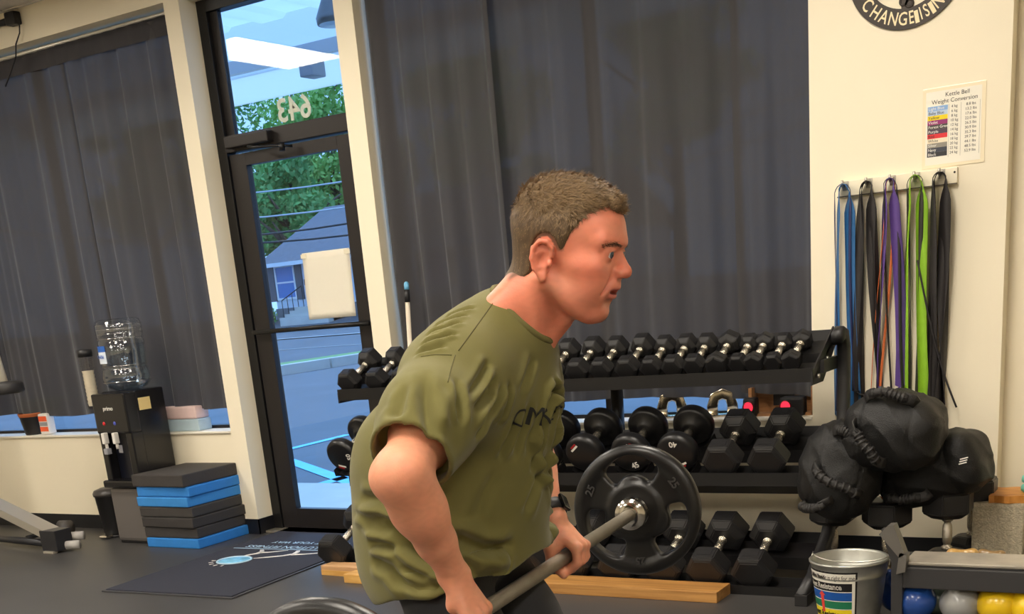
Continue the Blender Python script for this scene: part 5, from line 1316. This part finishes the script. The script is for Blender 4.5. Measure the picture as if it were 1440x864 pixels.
# mouth, a little open
for f in chain([(.1030, 0, -.0215), (.0990, .011, -.0215), (.0860, .0245, -.0275)], [.0052, .0048, .0024]): hd.u(sym(f), .005)
for f in chain([(.0985, 0, -.0375), (.0945, .011, -.0370), (.0850, .0235, -.0295)], [.0060, .0052, .0024]): hd.u(sym(f), .006)
hd.cut(ell((.1000, 0, -.0290), (.0150, .0205, .0036)), .002)
hd.cut(sym(cap((.1005, .0205, -.002), (.0855, .0355, -.032), .0035, .0025)), .010)        # nasolabial fold
hd.cut(ell((.100, 0, -.0505), (.010, .020, .0055)), .012)                               # under the lower lip
# eyelids
EYE = np.array((.0828, .0325, .0305))
hd.u(sym(ell(EYE, (.0140, .0140, .0138))), .004)
hd.cut(sym(ell(EYE + np.array((.0150, -.001, -.0005)), (.0120, .0128, .0054))), .0012)
hd.u(sym(cap(EYE + np.array((.010, -.010, .0065)), EYE + np.array((.006, .011, .0055)), .0030, .0026)), .003)
# ears
ER = np.array(Matrix.Rotation(math.radians(-16), 3, 'Z') @ Matrix.Rotation(math.radians(-8), 3, 'Y'))
hd.u(sym(ell((-.012, .0735, .006), (.0165, .0060, .0270), ER)), .006)
hp_ = [(.004, .0735, .013), (.003, .0765, .026), (-.006, .0800, .0345), (-.018, .0830, .0330), (-.0265, .0850, .0210), (-.0265, .0845, .0050), (-.0210, .0815, -.0100), (-.0120, .0770, -.0190)]
for f in chain(hp_, [.0030, .0036, .0040, .0042, .0042, .0040, .0038, .0040]): hd.u(sym(f), .0025)
hd.u(sym(ell((-.0065, .0745, -.0220), (.0075, .0050, .0090))), .005)
for f in chain([(-.0185, .0800, .020), (-.0200, .0805, .006), (-.0140, .0785, -.008)], [.0026, .0030, .0030]): hd.u(sym(f), .003)
hd.cut(sym(ell((-.0080, .0835, .005), (.0105, .0095, .0140), ER)), .0025)
hd.cut(sym(ell((-.0130, .0870, .024), (.0080, .0070, .0065), ER)), .003)
hd.u(sym(ell((.0030, .0750, .0010), (.0045, .0045, .0060))), .003)
def head_f(P): return hd.ev(to_head(P))
def near(f, c, r):
    """evaluate f only near c (far away a cheap bound)"""
    c = np.array(c)
    def g(P):
        b = np.linalg.norm(P - c, axis=1) - r; out = b + .03; m = b < .03
        if m.any(): out[m] = f(P[m])
        return out
    return g
# ---------------- joints
SR_ = (-.022, -.178, 1.108); SL_ = (-.055, .176, 1.108)
ERt = (-.015, -.385, .990); ELt = (-.125, .350, .950)
WR = (-.006, -.2560, BZ + .083); WL = (-.026, .2500, BZ + .076)
body = Solid()
body.u(near(head_f, tuple(from_head((.01, 0, .03))), .165))
body.u(cap((.090, 0, 1.246), (-.004, 0, 1.130), .0525, .066), .014)
for s in (-1, 1):
    body.u(cap((.106, s * .053, 1.262), (.068, s * .028, 1.140), .016, .012), .012)
    body.u(cap((.060, s * .028, 1.245), (-.050, s * .100, 1.150), .034, .030), .03)
body.u(cap((.122, 0, 1.190), (.096, 0, 1.160), .016, .012), .02)
# torso and legs under the clothes
body.u(cap((-.02, 0, 1.10), (-.15, 0, .84), .10, .11), .05); body.u(cap((-.04, -.13, 1.12), (-.04, .13, 1.12), .06), .05)
HIP = (-.150, .085, .80); KNEE = (-.005, .150, .455); ANK = (-.115, .160, .085)
for s in (-1, 1):
    body.u(cap((HIP[0], s * HIP[1], HIP[2]), (KNEE[0], s * KNEE[1], KNEE[2]), .068, .047), .03); body.u(cap((KNEE[0], s * KNEE[1], KNEE[2]), (ANK[0], s * ANK[1], ANK[2]), .046, .035), .02)
    body.u(cap((ANK[0] - .02, s * .16, .05), (ANK[0] + .13, s * .175, .04), .03, .028), .02)
def lerp(a, b, t): return tuple(np.array(a) + (np.array(b) - np.array(a)) * t)
def arm(S, E, W, s):
    body.u(cap(S, lerp(S, E, .45), .052, .049), .03); body.u(cap(lerp(S, E, .45), E, .047, .039), .03)
    body.u(ell(lerp(S, E, .55), (.046, .046, .056)), .03)
    E2 = lerp(E, W, .30)
    body.u(cap(E, E2, .0390, .0405), .03); body.u(cap(E2, lerp(E, W, .62), .0395, .0315), .03); body.u(cap(lerp(E, W, .62), W, .0310, .0245), .02)
    d = np.array(W) - np.array(E); d /= np.linalg.norm(d)
    # outer forearm muscle and elbow point
    body.u(cap(np.array(E) + (0.012, s * .012, .008), np.array(lerp(E, W, .45)) + (.012, s * .010, 0), .030, .022), .03)
    body.u(ell(np.array(E) + np.array((-.028, s * .004, -.004)), (.018, .018, .022)), .02)
    # wrist bones
    body.u(ell(np.array(W) + np.array((-.012, s * .018, .006)), (.010, .010, .012)), .010)
arm(SR_, ERt, WR, -1); arm(SL_, ELt, WL, 1)
def hand(W, yc, m):
    """m=+1: thumb towards +y"""
    O = np.array((0, yc, BZ))
    def p(x, y, z): return O + np.array((x, m * y, z))
    Wr = np.array(W) - O
    K = [p(.0290, .0300, .0190), p(.0315, .0095, .0200), p(.0300, -.0110, .0170), p(.0265, -.0300, .0125)]
    Bs = [np.array(W) + (0.004, m * .016, -.008), np.array(W) + (.006, m * .005, -.008), np.array(W) + (.004, -m * .006, -.008), np.array(W) + (.0, -m * .016, -.008)]
    rk_ = [.0115, .0115, .0108, .0098]
    for a, b, r in zip(Bs, K, rk_): body.u(cap(a, b, .0145, r), .012)
    body.u(cap(np.array(W), np.array(W) + (.004, 0, -.012), .0265, .022), .012)
    body.u(ell(p(-.0060, -.002, .0380), (.0160, .0340, .0220)), .012)
    for k, y in enumerate((.0300, .0095, -.0110, -.0300)):
        sc = (1.0, 1.05, 1.0, .9)[k]; r = (.0096, .0098, .0093, .0082)[k]
        pts = [K[k], p(.0295 * sc, y * 1.02, -.0100), p(.0075, y * .98, -.0270 * sc), p(-.0180, y * .95, -.0185)]
        for q, f in enumerate(chain(pts, [r * 1.06, r, r * .92, r * .80])): body.u(f, .0035)
        body.u(ell(K[k] + np.array((.002, 0, .002)), (r * 1.12, r * .95, r * 1.1)), .006)
    th = [np.array(W) + (-.012, m * .020, -.020), p(-.0230, .0440, .0230), p(-.0225, .0440, -.0080), p(.0020, .0420, -.0330)]
    for f in chain(th, [.0160, .0128, .0108, .0088]): body.u(f, .006)
    body.u(ell(p(-.0150, .0300, .0330), (.0160, .0180, .0230)), .012)     # thumb web
    return K
KR = hand(WR, -.2535, 1); KL = hand(WL, .2535, -1)
V, F = body.mesh((-.42, -.52, .0), (.32, .52, 1.46), .0026)
V = relax(V, F, 1, .35)
# ---------------- skin colours
def zline(x, y):
    xs = [-.12, -.07, -.045, -.036, -.030, -.004, .006, .012, .020, .028, .045, .068, .082, .12]; zs = [-.050, -.045, -.036, -.026, .010, .012, .012, .014, .020, .046, .078, .099, .093, .082]
    return np.interp(x, xs, zs)
def lin(*c): return np.array(srgb(*c)[:3])
L = to_head(V); nV = len(V)
skin = lin(230, 158, 126); red = lin(220, 118, 94); lipc = lin(186, 96, 90); pale = lin(232, 170, 142); hairc = lin(92, 72, 54)
Ccol = np.tile(skin, (nV, 1))
def mixc(w, c): global Ccol; Ccol = Ccol * (1 - w[:, None]) + c * w[:, None]
isH = (np.linalg.norm(V - from_head((.02, 0, .02)), axis=1) < .16) | ((V[:, 2] > 1.12) & (V[:, 0] > .0) & (np.abs(V[:, 1]) < .09))
aY = np.abs(L[:, 1])
mixc(isH * .55, red)                                                              # flushed head and neck
def spot(c, r, w, colr):
    d = np.linalg.norm((np.stack([L[:, 0], aY, L[:, 2]], 1) - np.array(c)) / np.array(r), axis=1); mixc(np.exp(-d * d) * w, colr)
spot((.065, .055, .0), (.03, .03, .02), .35, red); spot((.112, 0, .004), (.014, .016, .012), .5, lin(206, 100, 82)); spot((-.015, .08, .012), (.02, .02, .03), .45, red)
spot((.085, .03, .012), (.02, .018, .010), .35, pale); spot((.085, .0, .07), (.03, .04, .014), .35, pale); spot((.02, .06, -.03), (.03, .03, .02), .30, pale)
lipm = np.exp(-(((L[:, 0] - .098) / .012) ** 2 + (aY / .021) ** 4 + ((L[:, 2] + .030) / .0105) ** 4)); mixc(np.clip(lipm * 1.1, 0, .8), lipc)
stub = np.exp(-(((L[:, 0] - .06) / .055) ** 4 + ((L[:, 2] + .055) / .035) ** 4)) * (aY < .07); mixc(stub * .12, lin(160, 116, 100))
rs = np.random.RandomState(3); nz = np.array([mnoise.noise(Vector(p) * 60) for p in V[::1]]) if nV < 1 else (np.sin(V[:, 0] * 210 + 3 * np.sin(V[:, 2] * 160)) * np.sin(V[:, 2] * 190 + 2 * np.sin(V[:, 1] * 170)))
Ccol *= (1 + .035 * nz)[:, None]
# cropped hair showing skin through at the temples and nape
g = L[:, 2] - zline(L[:, 0], L[:, 1]); isHead = np.linalg.norm(L - np.array((.0, 0, .03)), axis=1) < .15
ear = (aY > .060) & (np.hypot((L[:, 0] + .011) / .0215, (L[:, 2] - .007) / .0350) < 1.0)
mixc(np.clip(sstep(.002, .018, g + .004 * nz) * isHead * (~ear) * .85, 0, 1), hairc)
col4 = np.concatenate([np.clip(Ccol, 0, 1), np.ones((nV, 1))], 1)
skin_m = vcol('skin', .48, .35, .12, 260, .45)
body_o = link('body', np_mesh('body', V, F, skin_m, col4), None, man)
body_bvh = BVHTree.FromPolygons([tuple(v) for v in V[::1]], [tuple(int(i) for i in f) for f in F])
# ---------------- eyes
def eye(s):
    c = from_head(EYE * np.array((1, s, 1)) + np.array((.0006, 0, 0))); mb = MB(); n, m = 28, 20; r = .0124; vs = []; fs = []; cols = []
    for i in range(m + 1):
        t = PI * i / m
        for k in range(n):
            a = 2 * PI * k / n; bul = .0009 * math.exp(-(t / .42) ** 4); q = np.array((math.cos(t) * (r + bul), math.sin(t) * math.cos(a) * r, math.sin(t) * math.sin(a) * r))
            vs.append(tuple(q))
            cols.append((.004, .004, .005) if t < .20 else (tuple(lin(88, 100, 112)) if t < .46 else ((.05, .05, .06) if t < .50 else tuple(lin(226, 212, 206)))))
    for i in range(m):
        for k in range(n): fs.append((i * n + k, (i + 1) * n + k, (i + 1) * n + (k + 1) % n, i * n + (k + 1) % n))
    gaze = np.array(Matrix.Rotation(math.radians(-10), 3, 'Z'))
    V2 = np.array(vs) @ gaze.T @ HR.T + c
    me = np_mesh('eye', V2, np.array(fs), vcol('eye', .08, 0, 0, 1, .6), np.concatenate([np.array(cols), np.ones((len(cols), 1))], 1)); link('eye', me, None, man)
eye(-1); eye(1)
# ---------------- hair: cropped cap plus strands
hs_ = Solid(); hs_.u(ell((-.006, 0, .050), (.087, .074, .080))); hs_.u(ell((.043, 0, .060), (.055, .058, .054)), .03); hs_.u(ell((.046, 0, -.004), (.050, .053, .062)), .03)
hs_.u(cap((-.030, 0, -.030), (-.095, 0, -.175), .056, .066), .03)
def hpost(P, d):
    g = P[:, 2] - zline(P[:, 0], P[:, 1]); fz = np.sin(P[:, 0] * 420 + 4 * np.sin(P[:, 1] * 130 + P[:, 2] * 90)) * np.sin(P[:, 1] * 380 + 3 * np.sin(P[:, 0] * 150)) 
    ear = sstep(1.18, 1.0, np.hypot((P[:, 0] + .011) / .0235, (P[:, 2] - .007) / .0370)) * sstep(.05, .06, np.abs(P[:, 1]))
    t = .0016 + .0045 * sstep(.02, .075, P[:, 2]) + .0055 * sstep(.075, .12, P[:, 2]) + .0015 * sstep(.055, .09, P[:, 0]) * sstep(.07, .10, P[:, 2]) + .003 * sstep(-.02, -.08, P[:, 0]) * sstep(-.03, .02, P[:, 2])
    m = sstep(-.004, .010, g + .003 * fz) * (1 - ear)
    t = t * (.25 + .75 * sstep(.0, .030, g))
    return d - t * m + .006 * (1 - m) - fz * .0012 * sstep(.03, .09, P[:, 2]) - .0022 * sstep(.05, .10, P[:, 2]) * np.sin(P[:, 0] * 190 + 3 * np.sin(P[:, 1] * 95) + 2 * np.sin(P[:, 2] * 120)) * np.sin(P[:, 1] * 170 + 2 * np.sin(P[:, 0] * 80))
hs_.post = hpost
hV, hF = hs_.mesh((-.13, -.10, -.06), (.13, .10, .16), .0026); keep = (hV[:, 2] > -.052)
ok = keep[hF].all(axis=1); hF = hF[ok]
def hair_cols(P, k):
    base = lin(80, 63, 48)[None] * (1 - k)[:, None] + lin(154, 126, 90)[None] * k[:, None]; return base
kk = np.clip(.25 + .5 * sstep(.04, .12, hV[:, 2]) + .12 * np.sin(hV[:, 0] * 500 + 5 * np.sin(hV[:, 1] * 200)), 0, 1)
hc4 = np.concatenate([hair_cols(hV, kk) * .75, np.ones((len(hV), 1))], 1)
hair_m = vcol('short brown hair', .55, 0, 0, 1, .35)
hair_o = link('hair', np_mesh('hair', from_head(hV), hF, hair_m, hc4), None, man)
# strands
rs = np.random.RandomState(5); cen = hV[hF].mean(axis=1); g = cen[:, 2] - zline(cen[:, 0], cen[:, 1]); okf = np.where((g > -.001))[0]
n1 = np.cross(hV[hF[:, 1]] - hV[hF[:, 0]], hV[hF[:, 3]] - hV[hF[:, 0]]); n1 /= np.maximum(np.linalg.norm(n1, axis=1), 1e-12)[:, None]
NS = 21000; pick = rs.choice(okf, NS); pos = cen[pick] + rs.normal(0, .0008, (NS, 3)); nn = n1[pick]
earS = (np.abs(pos[:, 1]) > .055) & (np.hypot((pos[:, 0] + .011) / .0235, (pos[:, 2] - .007) / .0370) < 1.08)
topw = sstep(.05, .10, pos[:, 2]); backw = sstep(.0, -.06, pos[:, 0])
flow = np.stack([topw * .9 - .15 - .25 * backw * (1 - topw), rs.normal(0, .15, NS), -(1 - topw) * .9 + .0 * topw], 1) + rs.normal(0, .22, (NS, 3))
frontw = sstep(.06, .09, pos[:, 0]) * sstep(.07, .09, pos[:, 2]); flow[:, 2] += .7 * frontw
dirs = flow - nn * (flow * nn).sum(1)[:, None]; dirs /= np.maximum(np.linalg.norm(dirs, axis=1), 1e-9)[:, None]
dirs = dirs * .85 + nn * (.32 + .35 * topw)[:, None]; dirs /= np.linalg.norm(dirs, axis=1)[:, None]
ln = (.0030 + .0090 * sstep(.03, .10, pos[:, 2])) * rs.uniform(.7, 1.3, NS); ln[earS] = 1e-5
sd_ = np.cross(dirs, nn); sd_ /= np.maximum(np.linalg.norm(sd_, axis=1), 1e-9)[:, None]; wd_ = .00042
b0 = pos - nn * .0012; mid = b0 + dirs * (ln * .55)[:, None]; tipp = b0 + dirs * ln[:, None] - nn * (ln * .18)[:, None]
SV = np.stack([b0 - sd_ * wd_, b0 + sd_ * wd_, mid + sd_ * wd_ * .8, mid - sd_ * wd_ * .8, tipp + sd_ * wd_ * .2, tipp - sd_ * wd_ * .2], 1).reshape(-1, 3)
ii = np.arange(NS)[:, None] * 6; SF = np.concatenate([ii + np.array([[0, 1, 2, 3]]), ii + np.array([[3, 2, 4, 5]])], 0)
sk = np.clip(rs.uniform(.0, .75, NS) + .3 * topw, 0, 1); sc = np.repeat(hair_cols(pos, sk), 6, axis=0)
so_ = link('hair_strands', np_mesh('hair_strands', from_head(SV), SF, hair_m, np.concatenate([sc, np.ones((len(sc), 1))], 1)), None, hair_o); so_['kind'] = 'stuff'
# eyebrows
for s in (-1, 1):
    NB = 260; t = rs.uniform(0, 1, NB); bx = np.interp(t, [0, .5, 1], [.1035, .0985, .0800]); by = s * np.interp(t, [0, .5, 1], [.0100, .0300, .0490]); bz = np.interp(t, [0, .5, 1], [.0440, .0475, .0430]) + rs.normal(0, .0018, NB)
    vs = []; fs = []
    for i in range(NB):
        p = Vector(from_head((bx[i], by[i], bz[i]))); h = body_bvh.find_nearest(p)
        d = Vector(HR @ np.array((-.35, s * 1.0, .10 + rs.normal(0, .2)))); d = (d - h[1] * d.dot(h[1])).normalized(); q = h[0] - h[1] * .0006; sd = d.cross(h[1]).normalized() * .00045; L_ = rs.uniform(.005, .008)
        k = len(vs); vs += [q - sd, q + sd, q + d * L_ + h[1] * .0018 + sd * .2, q + d * L_ + h[1] * .0018 - sd * .2]; fs.append((k, k + 1, k + 2, k + 3))
    o_ = link('eyebrow', np_mesh('eyebrow', np.array([tuple(v) for v in vs]), np.array(fs), mat('brown eyebrow hair', (92, 66, 46), .6)), None, man); o_['kind'] = 'stuff'
# ---------------- t-shirt
sh = Solid()
TR = rotm('Y', 24)
sh.u(ell((-.035, 0, 1.075), (.130, .178, .140), TR))
sh.u(cap((-.038, -.130, 1.106), (-.060, .125, 1.106), .076), .07)
sh.u(cap((-.006, -.060, 1.170), (-.006, .060, 1.170), .056), .06)
sh.u(ell((-.125, 0, .930), (.190, .184, .180), rotm('Y', 14)), .06)
sh.u(ell((-.140, 0, .800), (.182, .190, .160)), .06)
sh.u(ell((-.125, 0, .735), (.165, .192, .110)), .05)
NA = np.array((.72, 0, .69)); NC = np.array((.056, 0, 1.211))
sh.u(cap(NC - NA * .15, NC - NA * .045, .110, .0755), .05)
def sleeve(S, E, s):
    S = np.array(S); E = np.array(E); e = S + (E - S) * .80; a = S + np.array((0, -s * .03, 0))
    sh.u(cap(a, S + (E - S) * .40, .082, .076), .06); sh.u(cap(S + (E - S) * .40, S + (E - S) * .95, .076, .066), .04)
sleeve(SR_, ERt, -1); sleeve(SL_, ELt, 1)
sh_core = list(sh.ops); sh.ops = []
core = Solid(); core.ops = sh_core; core.post = None
def shirt_fn(P): return core.ev(P)
T_ = .0055
class Cached(Solid):
    def ev(s, P, sel=None):
        d0 = core.ev(P); d = d0
        # neck opening, hem, sleeve ends
        q = P - NC; ax = q @ NA; rad = np.linalg.norm(q - ax[:, None] * NA, axis=1)
        d = np.maximum(d, -np.maximum(rad - .0665, -ax - .042))
        col_ = np.hypot(np.abs(rad - .0695), np.maximum(np.abs(ax + .024) - .009, 0)) - .0042
        d = _smin(d, col_, .003)
        hem = (.738 + .24 * (P[:, 0] + .12) - .0 * P[:, 1]) - P[:, 2] + .006 * np.sin(P[:, 0] * 40 + P[:, 1] * 23)
        d = np.maximum(d, hem); d = np.maximum(d, -np.maximum(d0 + .0085, -hem - .05))
        for S, E in ((SR_, ERt), (SL_, ELt)):
            S = np.array(S); E = np.array(E); a = (E - S) / np.linalg.norm(E - S); e = S + (E - S) * .80
            pl = (P - e) @ a; nearm = np.linalg.norm(P - e, axis=1) - .13; d = np.maximum(d, np.where(nearm < 0, pl, -1)); d = np.maximum(d, np.where(nearm < 0, -np.maximum(d0 + .0085, -pl - .035), -1))
        return d
ts = Cached(); ts.ops = [('i', lambda P: np.zeros(len(P)), 0)]
sV, sF = ts.mesh((-.40, -.46, .64), (.20, .46, 1.32), .0038); sV = relax(sV, sF, 2, .4)
# creases: traced polylines laid on the cloth, pushed in (valley) with soft ridges beside them
MW = np.array(man.matrix_world)
b_bvh = BVHTree.FromPolygons([tuple(v) for v in sV], [tuple(int(i) for i in f) for f in sF])
def cast(px, py):
    d = ray(px, py); Ri = MW[:3, :3].T; o = Ri @ (CC - MW[:3, 3]); h = b_bvh.ray_cast(Vector(o), Vector(Ri @ d).normalized()); return None if h[0] is None else np.array(h[0])
FOLDS = [
 # over the hip, near side
 ([(630, 751), (653, 761), (679, 773), (703, 773), (725, 764)], -.0085, .010), ([(663, 787), (683, 789), (703, 788), (720, 781)], -.0075, .0065), ([(643, 783), (667, 796), (696, 798), (720, 787)], -.0075, .007),
 ([(652, 800), (672, 809), (698, 806), (720, 795)], -.0070, .007), ([(640, 770), (668, 781), (700, 782)], -.004, .006), ([(560, 797), (581, 807), (603, 817), (625, 824)], -.0050, .007), ([(556, 811), (589, 826), (625, 829)], -.0055, .007),
 ([(508, 729), (552, 747), (597, 782)], -.0060, .009), ([(496, 720), (539, 729), (566, 742)], -.0055, .007), ([(516, 764), (540, 766), (562, 772)], -.0050, .007), ([(520, 785), (548, 800), (580, 838)], -.0045, .009), ([(560, 762), (585, 778), (610, 800)], -.0045, .007), ([(506, 700), (530, 702), (556, 716)], -.0035, .008), ([(600, 800), (625, 806), (640, 806)], -.004, .006),
 # chest
 ([(794, 470), (788, 505), (780, 537), (771, 570)], -.0055, .007), ([(782, 540), (773, 555), (763, 588), (759, 614), (754, 640), (748, 672)], -.0080, .008), ([(797, 490), (793, 520), (791, 549)], -.0045, .006),
 ([(707, 540), (692, 572), (680, 590), (668, 620)], -.0075, .008), ([(718, 536), (712, 572), (700, 600)], -.0050, .006), ([(745, 560), (737, 600), (722, 650)], -.0035, .008), ([(727, 588), (716, 615), (700, 650)], -.0040, .006), ([(784, 575), (779, 610), (770, 660), (762, 690)], .0045, .008), ([(752, 500), (742, 530), (730, 556)], -.0030, .008),
 ([(700, 528), (686, 552), (664, 582)], -.0050, .007), ([(690, 505), (676, 530), (660, 556)], -.0040, .007), ([(768, 640), (752, 690), (735, 730)], -.0040, .010), ([(700, 660), (680, 700), (668, 735)], -.0030, .012),
 # shoulder and upper back
 ([(590, 488), (618, 477), (646, 468)], -.0040, .0045), ([(597, 474), (626, 462), (652, 452)], -.0040, .0045), ([(608, 461), (634, 450), (660, 442)], -.0035, .0045), ([(624, 449), (648, 438), (670, 432)], -.0030, .0045), ([(583, 500), (606, 492), (630, 486)], -.0030, .005),
 # sleeve
 ([(600, 520), (596, 560), (604, 610), (612, 640)], -.0035, .010), ([(572, 540), (560, 580), (552, 615)], -.0030, .010), ([(628, 545), (622, 590), (622, 630)], .0040, .012), ([(640, 530), (648, 570), (650, 600)], -.0045, .007), ([(590, 598), (584, 620), (582, 640)], -.003, .006)]
gd = np.stack([core.ev(sV + e) - core.ev(sV - e) for e in np.eye(3) * .002], 1); gd /= np.maximum(np.linalg.norm(gd, axis=1), 1e-9)[:, None]
disp = .0016 * fbm(sV, 14, 2.0) + .0010 * fbm(sV, 31, 4.0)
for mirror in (1, -1):
    Q = sV * np.array((1, mirror, 1))
    for fi_, (pts, amp, w) in enumerate(FOLDS):
        q = [c for c in (cast(*p) for p in pts) if c is not None]
        if len(q) < 2: continue
        dist = np.full(len(Q), 9.0); tt = np.zeros(len(Q)); n_ = len(q) - 1
        for i in range(n_):
            a_ = q[i]; ba = q[i + 1] - a_; t = np.clip((Q - a_) @ ba / max(ba @ ba, 1e-9), 0, 1); dd_ = np.linalg.norm(Q - a_ - t[:, None] * ba, axis=1); m_ = dd_ < dist; dist[m_] = dd_[m_]; tt[m_] = (i + t[m_]) / n_
        taper = sstep(-.02, .25, tt) * sstep(1.02, .75, tt)
        w = w * (1.15 if fi_ < 14 else .95); prof_ = np.exp(-(dist / w) ** 2) - .55 * np.exp(-((dist - 1.9 * w) / (1.1 * w)) ** 2)
        disp += (2.9 if fi_ < 14 else 2.3) * amp * prof_ * taper
sV = sV + gd * disp[:, None]; sV = relax(sV, sF, 1, .3)
olive = mat('olive jersey', (106, 101, 55), .82, var=.05, vscale=12, bump=.12, bscale=700, spec=.25, sheen=.15)
shirt = link('t_shirt', np_mesh('t_shirt', sV, sF, olive), None, man)
s_bvh = BVHTree.FromPolygons([tuple(v) for v in sV], [tuple(int(i) for i in f) for f in sF])
# chest print
pm_ = mat('black shirt print', (26, 26, 22), .8)
me = text_mesh('OMRE FER', .046, 0.0, 'CENTER', -.0002); bm = bmesh.new(); bm.from_mesh(me)
bmesh.ops.remove_doubles(bm, verts=bm.verts, dist=1e-5)
for _ in range(5):
    bmesh.ops.triangulate(bm, faces=bm.faces); lng = [e for e in bm.edges if e.calc_length() > .0045]
    if not lng: break
    bmesh.ops.subdivide_edges(bm, edges=lng, cuts=1)
bmesh.ops.triangulate(bm, faces=bm.faces)
nrm_ = Vector((.88, -.10, -.42)).normalized(); yt = Vector((.42, 0, .88)).normalized(); xt = Vector((.10, .995, 0)).normalized(); org = Vector((.25, -.030, .958))
for v in bm.verts:
    p = org + xt * (v.co.x * 1.05) + yt * v.co.y; h = s_bvh.ray_cast(p, -nrm_)
    v.co = (h[0] + nrm_ * .0016) if h[0] else (p - nrm_ * .2)
bm.to_mesh(me); bm.free(); link('chest_print', me, pm_, shirt)
# stitched shoulder seam and hem line
def cast2(px, py):
    d = ray(px, py); Ri = MW[:3, :3].T; o = Ri @ (CC - MW[:3, 3]); h = s_bvh.ray_cast(Vector(o), Vector(Ri @ d).normalized()); return h
def seam(pts, r=.0009):
    P_ = []
    for i in range(len(pts) - 1):
        for k in range(6): P_.append((pts[i][0] + (pts[i + 1][0] - pts[i][0]) * k / 6, pts[i][1] + (pts[i + 1][1] - pts[i][1]) * k / 6))
    q = []
    for p in P_:
        h = cast2(*p)
        if h[0] is not None: q.append(h[0] + h[1] * .0003)
    if len(q) > 3:
        mb = MB(); mb.tube(q, r, 5); mb.build('seam', mat('olive seam', (84, 80, 42), .85), shirt)
e1_ = np.array((NA[2], 0, -NA[0])); qv = sV - NC; axv = qv @ NA; rv = qv - axv[:, None] * NA; radv = np.linalg.norm(rv, axis=1); thv = np.arctan2(rv[:, 1], rv @ e1_); edge = []
for k in range(48):
    a_ = 2 * PI * k / 48; dth = np.abs((thv - a_ + PI) % (2 * PI) - PI); sel = (dth < .10) & (radv > .0635) & (radv < .0760) & (axv > -.05) & (axv < .06)
    edge.append(axv[sel].max() if sel.any() else -.02)
edge = np.array(edge)
for _ in range(6): edge = .5 * edge + .25 * np.roll(edge, 1) + .25 * np.roll(edge, -1)
cpts = [Vector(NC + NA * (edge[k] - .004) + (e1_ * math.cos(2 * PI * k / 48) + np.array((0, 1, 0)) * math.sin(2 * PI * k / 48)) * .0690) for k in range(48)]
mb = MB(); mb.tube(cpts, [.0062] * 48, 10, closed=True); mb.build('collar', mat('olive rib knit', (104, 98, 54), .85, bump=.2, bscale=500), shirt)
seam([(706, 412), (693, 427), (668, 462), (640, 500)]); seam([(592, 502), (612, 499), (640, 500)]); seam([(640, 500), (634, 520), (629, 542)])
# ---------------- trousers and shoes
tr = Solid(); tr.u(ell((-.140, 0, .790), (.120, .148, .090)))
for s in (-1, 1):
    H = (HIP[0] + .012, s * .076, .775); K_ = (KNEE[0], s * KNEE[1], KNEE[2]); A_ = (ANK[0], s * ANK[1], .10)
    tr.u(cap(H, lerp(H, K_, .5), .088, .086), .04); tr.u(cap(lerp(H, K_, .5), K_, .086, .066), .03); tr.u(cap(K_, lerp(K_, A_, .4), .065, .068), .03); tr.u(cap(lerp(K_, A_, .4), A_, .066, .055), .02)
tr.post = lambda P, d: d - .003 * fbm(P, 24, 7.0) - .004 * (1 - np.abs(np.sin(2 * PI * (P[:, 2] + .5 * P[:, 0]) / .06 + 2 * np.sin(P[:, 1] * 20)))) * np.exp(-((P[:, 2] - .46) / .10) ** 2)
tr.clip(halfspace((0, 0, .07), (0, 0, -1)))
tV, tF = tr.mesh((-.32, -.30, .05), (.16, .30, .93), .0075); tV = relax(tV, tF, 1, .4)
link('trousers', np_mesh('trousers', tV, tF, mat('black trousers', (30, 31, 36), .75, bump=.1, bscale=300, sheen=.1)), None, man)
for s in (-1, 1):
    q = Solid(); cx_ = ANK[0]; cy_ = s * .165
    q.u(ell((cx_ - .02, cy_, .055), (.055, .042, .055))); q.u(ell((cx_ + .06, cy_ + s * .006, .045), (.09, .045, .045)), .04); q.u(ell((cx_ + .125, cy_ + s * .012, .036), (.06, .046, .034)), .03); q.clip(halfspace((0, 0, .018), (0, 0, -1)), .004)
    v_, f_ = q.mesh((cx_ - .1, cy_ - .07, 0), (cx_ + .22, cy_ + .07, .13), .006)
    so2 = link('shoe', np_mesh('shoe', v_, f_, mat('dark shoe fabric', (40, 40, 44), .7)), None, man)
    mb = MB(); poly = []
    for k in range(28):
        a = 2 * PI * k / 28; poly.append((cx_ + .052 + .132 * math.cos(a), cy_ + s * .006 + .047 * math.sin(a) * (1 + .12 * math.cos(a))))
    mb.prism(poly, 2, 0, .022); mb.build('sole', mat('shoe sole', (206, 204, 198), .6), so2)
# ---------------- wrist band with tracker on his far wrist
Wl = np.array(WL); El = np.array(ELt); ax_ = Vector(tuple(El - Wl)).normalized(); cW = Vector(tuple(Wl)) + ax_ * .022
Mw = Matrix.Translation(cW) @ ax_.to_track_quat('Z', 'Y').to_matrix().to_4x4()
mb = MB(); mb.lathe([(.0285, -.012), (.0325, -.012), (.0335, 0), (.0325, .012), (.0285, .012), (.0285, -.012)], 36, Mw, cap=False); wbnd = mb.build('wrist_band', mat('black silicone strap', (24, 24, 26), .5), man)
fw = Mw.inverted() @ (cW + Vector((1, 0, .2))); ang = math.atan2(fw.y, fw.x)
mb = MB(); mb.bbox(.030, .0385, -.015, .015, -.017, .017, .004, Mw @ Matrix.Rotation(ang, 4, 'Z')); mb.build('watch_case', mat('black watch glass', (16, 16, 18), .15), wbnd)
